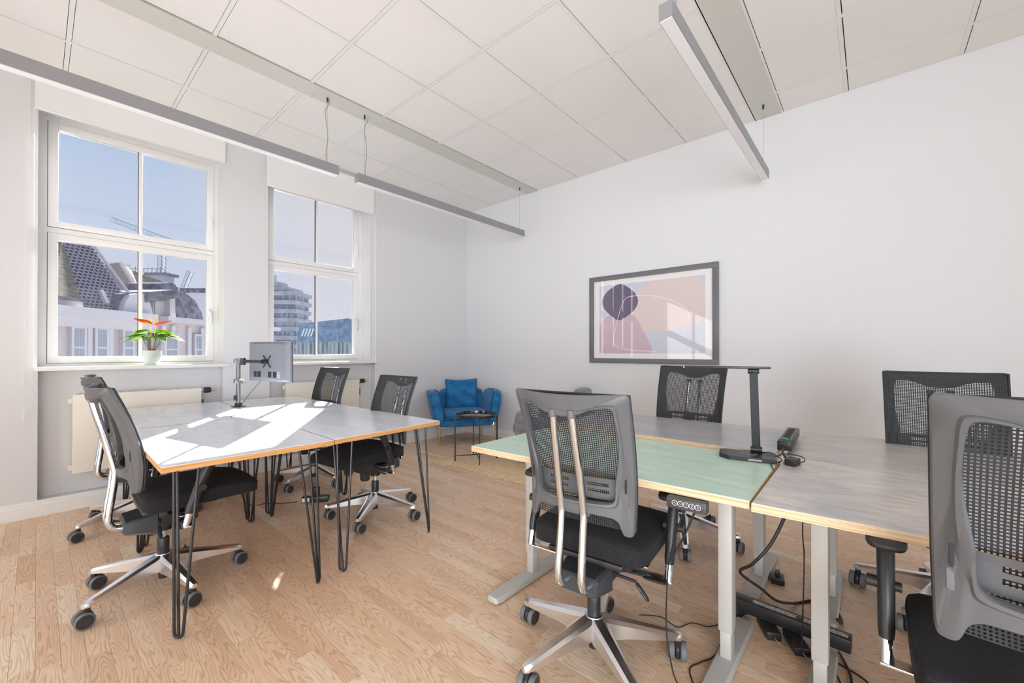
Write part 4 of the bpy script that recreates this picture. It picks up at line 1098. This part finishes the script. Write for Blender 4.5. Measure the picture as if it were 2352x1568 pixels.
# ================================================================ UNDER-DESK STRIP, ADAPTERS, CABLES
ud = thing('cable_tray_strip', 'long black power strip with paper labels under the right desks', 'power strip', (2.100, .500, .0395), R(-93))
obj('strip_body', MB().box(0, .44, -.030, .030, 0, .052, ch=.003), BLACKP, ud)
obj('paper_label', MB().box(.10, .26, -.014, .012, .0521, .0526), LABELM, ud, smooth=False)
obj('paper_label', MB().box(.285, .355, -.014, .014, .0521, .0526), LABELM, ud, smooth=False)
obj('paper_label', MB().box(.365, .43, -.014, .010, .0521, .0526), LABELM, ud, smooth=False)
obj('end_hook', MB().box(-.025, 0, -.012, .012, .012, .050, ch=.003), LGREYL, ud)
for k, (ax, ay, rr) in enumerate(((2.135, .455, -20), (2.060, .335, 28), (2.030, .235, 28))):
    a = thing('plug_adapter', ['black plug adapter below the strip, nearest the green desk leg', 'black plug adapter in the middle below the long strip', 'black plug adapter below the strip nearest the camera side'][k], 'adapter', (ax, ay, .0), R(rr))
    obj('adapter_body', MB().box(-.065, .060, -.028, .028, 0.004, .0385, ch=.005), BLACKP, a)
    obj('adapter_foot', MB().box(-.05, .045, -.020, .020, 0.0, .004), RUBBER, a, smooth=False)
    obj('lead', MB().tube(smoothpath([(-.064, 0, .020), (-.085, .0, .022), (-.095, -.02, .010), (-.075, -.04, .003), (-.03, -.045, .003)]), .002, 6), WCABLE, a)
wa = thing('wall_wart', 'black plug with upright pins standing on the floor between the desk legs', 'adapter', (2.535, .372, 0), R(12))
obj('plug_body', MB().box(-.035, .035, -.030, .030, 0, .034, ch=.005), BLACKP, wa)
obj('plug_top', MB().box(-.016, .016, -.012, .012, .034, .060, ch=.004), BLACKP, wa)
pn = MB()
for s in (-1, 1): pn.cyl((0, s * .008, .06), (0, s * .008, .080), .0022, 8)
obj('plug_pins', pn, CHROME, wa)
def cable(name, label, pts, r, m=None, n=8):
    o = obj(name, MB().tube(smoothpath(pts, n), r, 7), m or BCABLE); tag(o, label, 'cable'); return o
cable('thick_power_cable', 'thick black power cable looping from the desk joint to the floor strip',
      [(2.00, .22, .70), (1.98, .26, .55), (1.95, .31, .42), (1.93, .37, .33), (1.95, .42, .27), (2.05, .36, .18), (2.15, .32, .10), (2.35, .28, .012), (2.45, .20, .008), (2.40, .12, .008), (2.30, .10, .02), (2.20, .11, .08)], .0062)
cable('thin_hanging_cable', 'thin black cable hanging straight down between the two nearer grey legs',
      [(1.90, .205, .705), (1.92, .200, .60), (1.91, .198, .50), (1.93, .196, .42), (1.92, .197, .30), (1.925, .20, .20), (1.95, .205, .10), (1.96, .21, .02)], .0024)
cable('handset_cable', 'black cable pair dropping from the handset to the floor beside the front chair',
      [(1.455, .485, .66), (1.47, .52, .55), (1.475, .545, .45), (1.47, .55, .35), (1.48, .555, .2), (1.47, .53, .08), (1.475, .51, .02), (1.43, .53, .004), (1.40, .51, .004), (1.46, .46, .004), (1.54, .48, .004), (1.62, .52, .004), (1.68, .50, .004), (1.75, .47, .004), (1.85, .47, .004)], .0026)
cable('handset_branch_cable', 'short black branch cable beside the handset cable', [(1.455, .450, .66), (1.465, .49, .56), (1.472, .535, .47), (1.475, .545, .45)], .0035)
cable('floor_cable', 'thin black floor cable running from under the front chair to the desk leg',
      [(1.80, .80, .004), (1.85, .72, .004), (1.83, .64, .004), (1.90, .60, .004), (1.92, .54, .004), (1.98, .50, .004)], .0022)
cable('coiled_floor_cable', 'loose coil of black cable on the floor at the bottom right',
      [(2.02, .10, .006), (1.98, .02, .006), (1.90, -.02, .006), (1.82, .02, .006), (1.86, -.06, .006), (1.95, -.08, .006), (1.90, -.12, .006), (1.82, -.06, .010), (1.78, -.12, .006), (1.70, -.20, .006), (1.66, -.30, .006)], .0036)
cable('trailing_floor_cable', 'black cable trailing from the coil towards the nearest chair',
      [(2.10, .10, .006), (1.97, .06, .006), (1.84, .05, .006), (1.75, -.02, .010), (1.68, -.06, .006), (1.62, -.14, .006), (1.60, -.26, .006), (1.58, -.36, .006)], .0042)
cable('second_trailing_cable', 'thin black cable lying alongside the coil at the lower right',
      [(2.00, .12, .004), (1.88, .08, .004), (1.80, .09, .004), (1.74, .04, .004), (1.72, -.04, .004), (1.74, -.14, .004), (1.70, -.26, .004), (1.72, -.36, .004)], .0028)
# left desks: floor power block
fb = thing('floor_power_block', 'small black power block with a label on the floor under the left desks', 'power strip', (1.47, 3.36, 0), R(-38))
obj('block_body', MB().box(-.10, .10, -.028, .028, 0, .045, ch=.005), BLACKP, fb)
obj('plug', MB().box(-.02, .03, -.020, .020, .045, .115, ch=.006), BLACKP, fb)
obj('block_label', MB().box(-.095, -.04, -.0285, -.028, .008, .038), WHITEP, fb, smooth=False)
cable('block_cable', 'black cable on the floor leading left from the small power block', [(1.36, 3.44, .008), (1.28, 3.50, .005), (1.18, 3.60, .005), (1.10, 3.62, .006), (1.04, 3.66, .1), (1.03, 3.64, .4), (1.05, 3.6, .70)], .0032)

# ================================================================ LOUNGE CORNER
rug = thing('jute_rug', 'braided jute rug under the black side table', 'rug', (2.845, 1.75, 0), 0)
obj('rug_field', MB().box(.03, 1.12, .03, 1.80, 0.001, .010, ch=.003), JUTE, rug)
eb = MB(); eb.tube([(.015, .015, .007), (1.135, .015, .007), (1.135, 1.825, .007), (.015, 1.825, .007)], .0085, 6, True)
obj('braided_edge', eb, JUTEE, rug)

st_ = thing('tray_table', 'round black metal tray table with cross stretcher on the rug', 'side table', (3.178, 3.283, .010))
obj('tray', MB().lathe([(.001, .478), (.205, .478), (.218, .484), (.222, .505), (.226, .505), (.222, .476), (.206, .470), (.001, .470)], (0, 0, 0), 40), TRAYB, st_)
a0 = math.atan2(3.422 - 3.283, 2.985 - 3.178)
for k in range(4):
    a = a0 + k * PI / 2; c_, s_ = math.cos(a), math.sin(a)
    lg = MB(); lg.box(-.008, .008, -.005, .005, 0, .492, Matrix.Translation((.232 * c_, .232 * s_, 0)) @ Matrix.Rotation(a, 4, 'Z'))
    obj('leg', lg, BLACKP, st_, smooth=False)
for k in range(2):
    a = a0 + k * PI / 2; c_, s_ = math.cos(a) * .232, math.sin(a) * .232
    obj('stretcher', MB().tube([(c_, s_, .055 + .01 * k), (-c_, -s_, .055 + .01 * k)], .005, 8), BLACKP, st_)

ac = thing('blue_armchair', 'blue velvet armchair with gold legs in the room corner', 'armchair', (3.775, 4.145, 0), R(-123))
# local +x faces the room
def armf(s):
    def fn(q, p):
        fl = (q.z + .20) * .20 * s
        return Vector((q.x - .02 * p.z, q.y + fl, q.z + .012 * math.cos(p.x * 1.5) - .02 * max(0, p.x) ** 2))
    return fn
obj('seat_base', MB().rounded(.285, .352, .062, (.0, 0, .292), 10, 8), BLUEV, ac, angle=60)
obj('seat_cushion', MB().rounded(.275, .292, .050, (.035, 0, .375), 5, 8, lambda q, p: Vector((q.x, q.y, q.z + .012 * (1 - p.y ** 2) * (1 - p.x ** 2)))), BLUEV, ac, angle=60)
for s in (-1, 1):
    am = MB().rounded(.278, .080, .205, (.0, s * .326, .465), 6, 9, armf(s)); ao = obj('arm', am, BLUEV, ac, angle=60)
    seam = smoothpath([(.278, s * .285, .285), (.290, s * .300, .42), (.278, s * .338, .60), (.245, s * .352, .668), (.10, s * .370, .682), (-.15, s * .370, .680)], 6)
    obj('arm_seam', MB().tube(seam, .0045, 6), BLUED, ao)
obj('backrest', MB().rounded(.062, .300, .205, (-.262, 0, .475), 9, 9, lambda q, p: Vector((q.x - .10 * (q.z + .1) + .05 * p.y ** 2, q.y, q.z))), BLUEV, ac, angle=60)
obj('front_seam', MB().tube([(.288, -.30, .325), (.293, 0, .325), (.288, .30, .325)], .004, 6), BLUED, ac)
for s in (-1, 1):
    lg = MB(); lg.tube(smoothpath([(.262, s * .348, 0), (.262, s * .348, .20), (.262, s * .352, .26), (.252, s * .385, .36), (.235, s * .428, .53), (.20, s * .442, .585), (.0, s * .446, .60), (-.20, s * .43, .60)], 6), .011, 10)
    obj('front_leg', lg, GOLD, ac)
    lg = MB(); lg.tube([(-.265, s * .30, 0), (-.255, s * .30, .24)], .0105, 10); obj('rear_leg', lg, GOLD, ac)
lg = MB(); lg.tube([(.262, -.348, .232), (.262, .348, .232)], .006, 8); obj('front_rail', lg, GOLD, ac)
def pillowf(q, p):
    e_ = (1 - .62 * max(abs(p.y), abs(p.z)) ** 5)
    pinch = 1 - .07 * (1 - p.y ** 2) * (abs(p.z)) - 0
    pinch2 = 1 - .05 * (1 - p.z ** 2) * abs(p.y)
    return Vector((q.x * (1 - p.y ** 4) ** .5 * (1 - p.z ** 4) ** .5 + .0, q.y * pinch2, q.z * pinch))
bm2 = MB()
n = 26; V = []; F = []
for sgn in (1, -1):
    base_i = len(V)
    for j in range(n + 1):
        for i in range(n + 1):
            u = -1 + 2 * i / n; v = -1 + 2 * j / n
            yy = .222 * u * (1 - .05 * (1 - v * v)); zz = .215 * v * (1 - .085 * (1 - u * u))
            th_ = .072 * max(0, (1 - u ** 4) * (1 - v ** 4)) ** .45 + .004 * math.sin(9 * v + 3 * u) * (1 - u ** 4)
            V.append(Vector((sgn * th_, yy, zz)))
    for j in range(n):
        for i in range(n):
            a = base_i + j * (n + 1) + i; F.append((a, a + 1, a + n + 2, a + n + 1))
bm2.add(V, F)
pil = thing('blue_pillow', 'square blue velvet pillow leaning on the blue armchair back', 'pillow', (3.775 + .165 * math.cos(R(57)) * 1, 4.145 + .165 * math.sin(R(57)), .605), R(-123))
po = obj('pillow_cover', bm2, BLUEV, pil, angle=70); po.rotation_euler = (0, R(-12), 0)
rim = [Vector((0, .222 * u * (1 - .05 * (1 - v * v)), .215 * v * (1 - .085 * (1 - u * u)))) for u, v in [(-1 + 2 * k / 12, -1) for k in range(12)] + [(1, -1 + 2 * k / 12) for k in range(12)] + [(1 - 2 * k / 12, 1) for k in range(12)] + [(-1, 1 - 2 * k / 12) for k in range(12)]]
o = obj('piping', MB().tube(rim, .003, 5, True), BLUED, pil); o.rotation_euler = (0, R(-12), 0)

ga_ = thing('grey_armchair', 'grey velvet tub armchair by the wall, half hidden behind the front office chair', 'armchair', (3.70, 2.62, 0), R(102))
obj('seat_cushion', MB().rounded(.32, .27, .085, (.10, 0, .36), 4, 8), GREYV, ga_, angle=60)
shell = MB(); rings = []
N1 = 26
for k in range(N1 + 1):
    a = R(-128 + 256 * k / N1) + PI
    hgt = .40 + .34 * (math.cos((a - PI) * .62) ** 2.0)
    rr0, rr1 = .33, .42; ring = []
    prof = [(rr0 - .03, .25), (rr0, .32), (rr0 + .01, hgt - .05), (rr0 + .03, hgt), (rr1 - .01, hgt + .005), (rr1 + .025, hgt - .05), (rr1 + .03, .38), (rr1 - .04, .25)]
    for r_, z_ in prof: ring.append(Vector((r_ * 1.0 * math.cos(a), r_ * math.sin(a), z_)))
    rings.append(ring)
shell.loft(rings); obj('tub_shell', shell, GREYV, ga_, angle=70)
for s in (-1, 1):
    a = R(128) * s + PI
    obj('arm_front', MB().rounded(.065, .085, .165, (.375 * math.cos(a), .375 * math.sin(a), .415), 3, 6), GREYV, ga_, angle=70)
obj('head_cushion', MB().rounded(.06, .20, .075, (-.335, 0, .745), 3, 7), GREYV, ga_, angle=70)
for sx in (-.22, .22):
    for sy in (-.22, .22): obj('leg', MB().cyl((sx, sy, .26), (sx * 1.1, sy * 1.1, 0), .014, 12, .009), BLACKP, ga_)

# ================================================================ PLANT
pl = thing('potted_anthurium', 'red flowered plant with bright green leaves in a sage pot on the sill', 'plant', (.648, 4.625, 1.085))
obj('pot', MB().lathe([(.001, 0), (.050, .0), (.053, .004), (.0565, .060), (.0585, .062), (.062, .122), (.0585, .122), (.055, .10), (.001, .098)], (0, 0, 0), 32), POTM, pl)
obj('soil', MB().cyl((0, 0, .10), (0, 0, .106), .054, 24), SOIL, pl)
def leafmesh(L_, W_, droop, name, m, fold=.12):
    mb = MB(); nn, mmm = 10, 6; V = []; F = []
    for i in range(nn + 1):
        t = i / nn; w = W_ * (math.sin(PI * min(t * 1.02, 1) ** .62) ** .8) * (1 - .15 * t) if t < 1 else 0
        for j in range(-mmm // 2, mmm // 2 + 1):
            s = j / (mmm / 2); V.append(Vector((L_ * t - (.12 * L_ * abs(s) if t < .15 else 0), w * s, -droop * t * t + fold * w * abs(s))))
    ww_ = mmm + 1
    for i in range(nn):
        for j in range(mmm): a = i * ww_ + j; F.append((a, a + 1, a + ww_ + 1, a + ww_))
    mb.add(V, F); return mesh_of(name, mb, m, angle=80)
LM = [leafmesh(.17, .055, .05, 'leaf', LEAFM), leafmesh(.15, .050, .04, 'leaf', LEAFD), leafmesh(.13, .048, .02, 'leaf', LEAFM)]
stems = MB()
leaves = [(0, .10, .215, 0), (-25, .10, .205, 2), (35, .08, .235, 0), (75, .06, .225, 1), (120, .08, .20, 0), (160, .09, .215, 0), (185, .11, .205, 2), (215, .09, .215, 1), (250, .08, .19, 1), (285, .09, .20, 1), (320, .09, .21, 0), (140, .05, .245, 2), (20, .05, .25, 2), (340, .12, .195, 1), (200, .12, .19, 1), (60, .10, .19, 0)]
for ang, rad, zz, k in leaves:
    a = R(ang); zz += .045; px2, py2 = rad * .62 * math.cos(a), rad * .40 * math.sin(a)
    o = inst('leaf', LM[k], pl, (px2, py2, zz)); o.rotation_euler = (rnd.uniform(-.25, .25), rnd.uniform(-.10, .22), a)
    stems.tube(smoothpath([(rnd.uniform(-.02, .02), rnd.uniform(-.02, .02), .10), (px2 * .5, py2 * .5, .15), (px2, py2, zz)], 5), .0016, 5)
obj('stems', stems, STEMM, pl)
for s, (fx, fz, rot) in enumerate(((-.012, .362, 187), (.020, .356, -6))):
    sp = MB(); V = []; F = []; nn = 12
    for i in range(nn + 1):
        t = i / nn; w = .046 * math.sin(PI * t ** .7) ** .8
        for j in range(-3, 4):
            q = j / 3; V.append(Vector((.125 * t - .012, w * q, .050 * t ** 2.0 + .35 * w * abs(q) - .02)))
    for i in range(nn):
        for j in range(6): a = i * 7 + j; F.append((a, a + 1, a + 8, a + 7))
    sp.add(V, F); o = obj('spathe', sp, REDF, pl, angle=80); o.location = (fx, 0, fz); o.rotation_euler = (.25, 0, R(rot))
    k = MB(); k.tube(smoothpath([(0, 0, .0), (.004, 0, .03), (.010, 0, .062)], 4), [.0055, .0055, .0055, .0055, .0055, .005, .0045, .004, .002][:9], 8)
    o2 = obj('spadix', k, YEL, o)
    obj('flower_stem', MB().tube([(fx * .3, 0, .1), (fx, 0, fz)], .0022, 6), YEL, pl)
rd = MB()
for k in range(5): rd.rounded(.006, .006, .016, (.02 * math.cos(k * 1.3), .02 * math.sin(k * 1.3), .122), 2, 2)
obj('red_shoots', rd, mat('red_shoot', srgb(150, 40, 40), .5), pl)
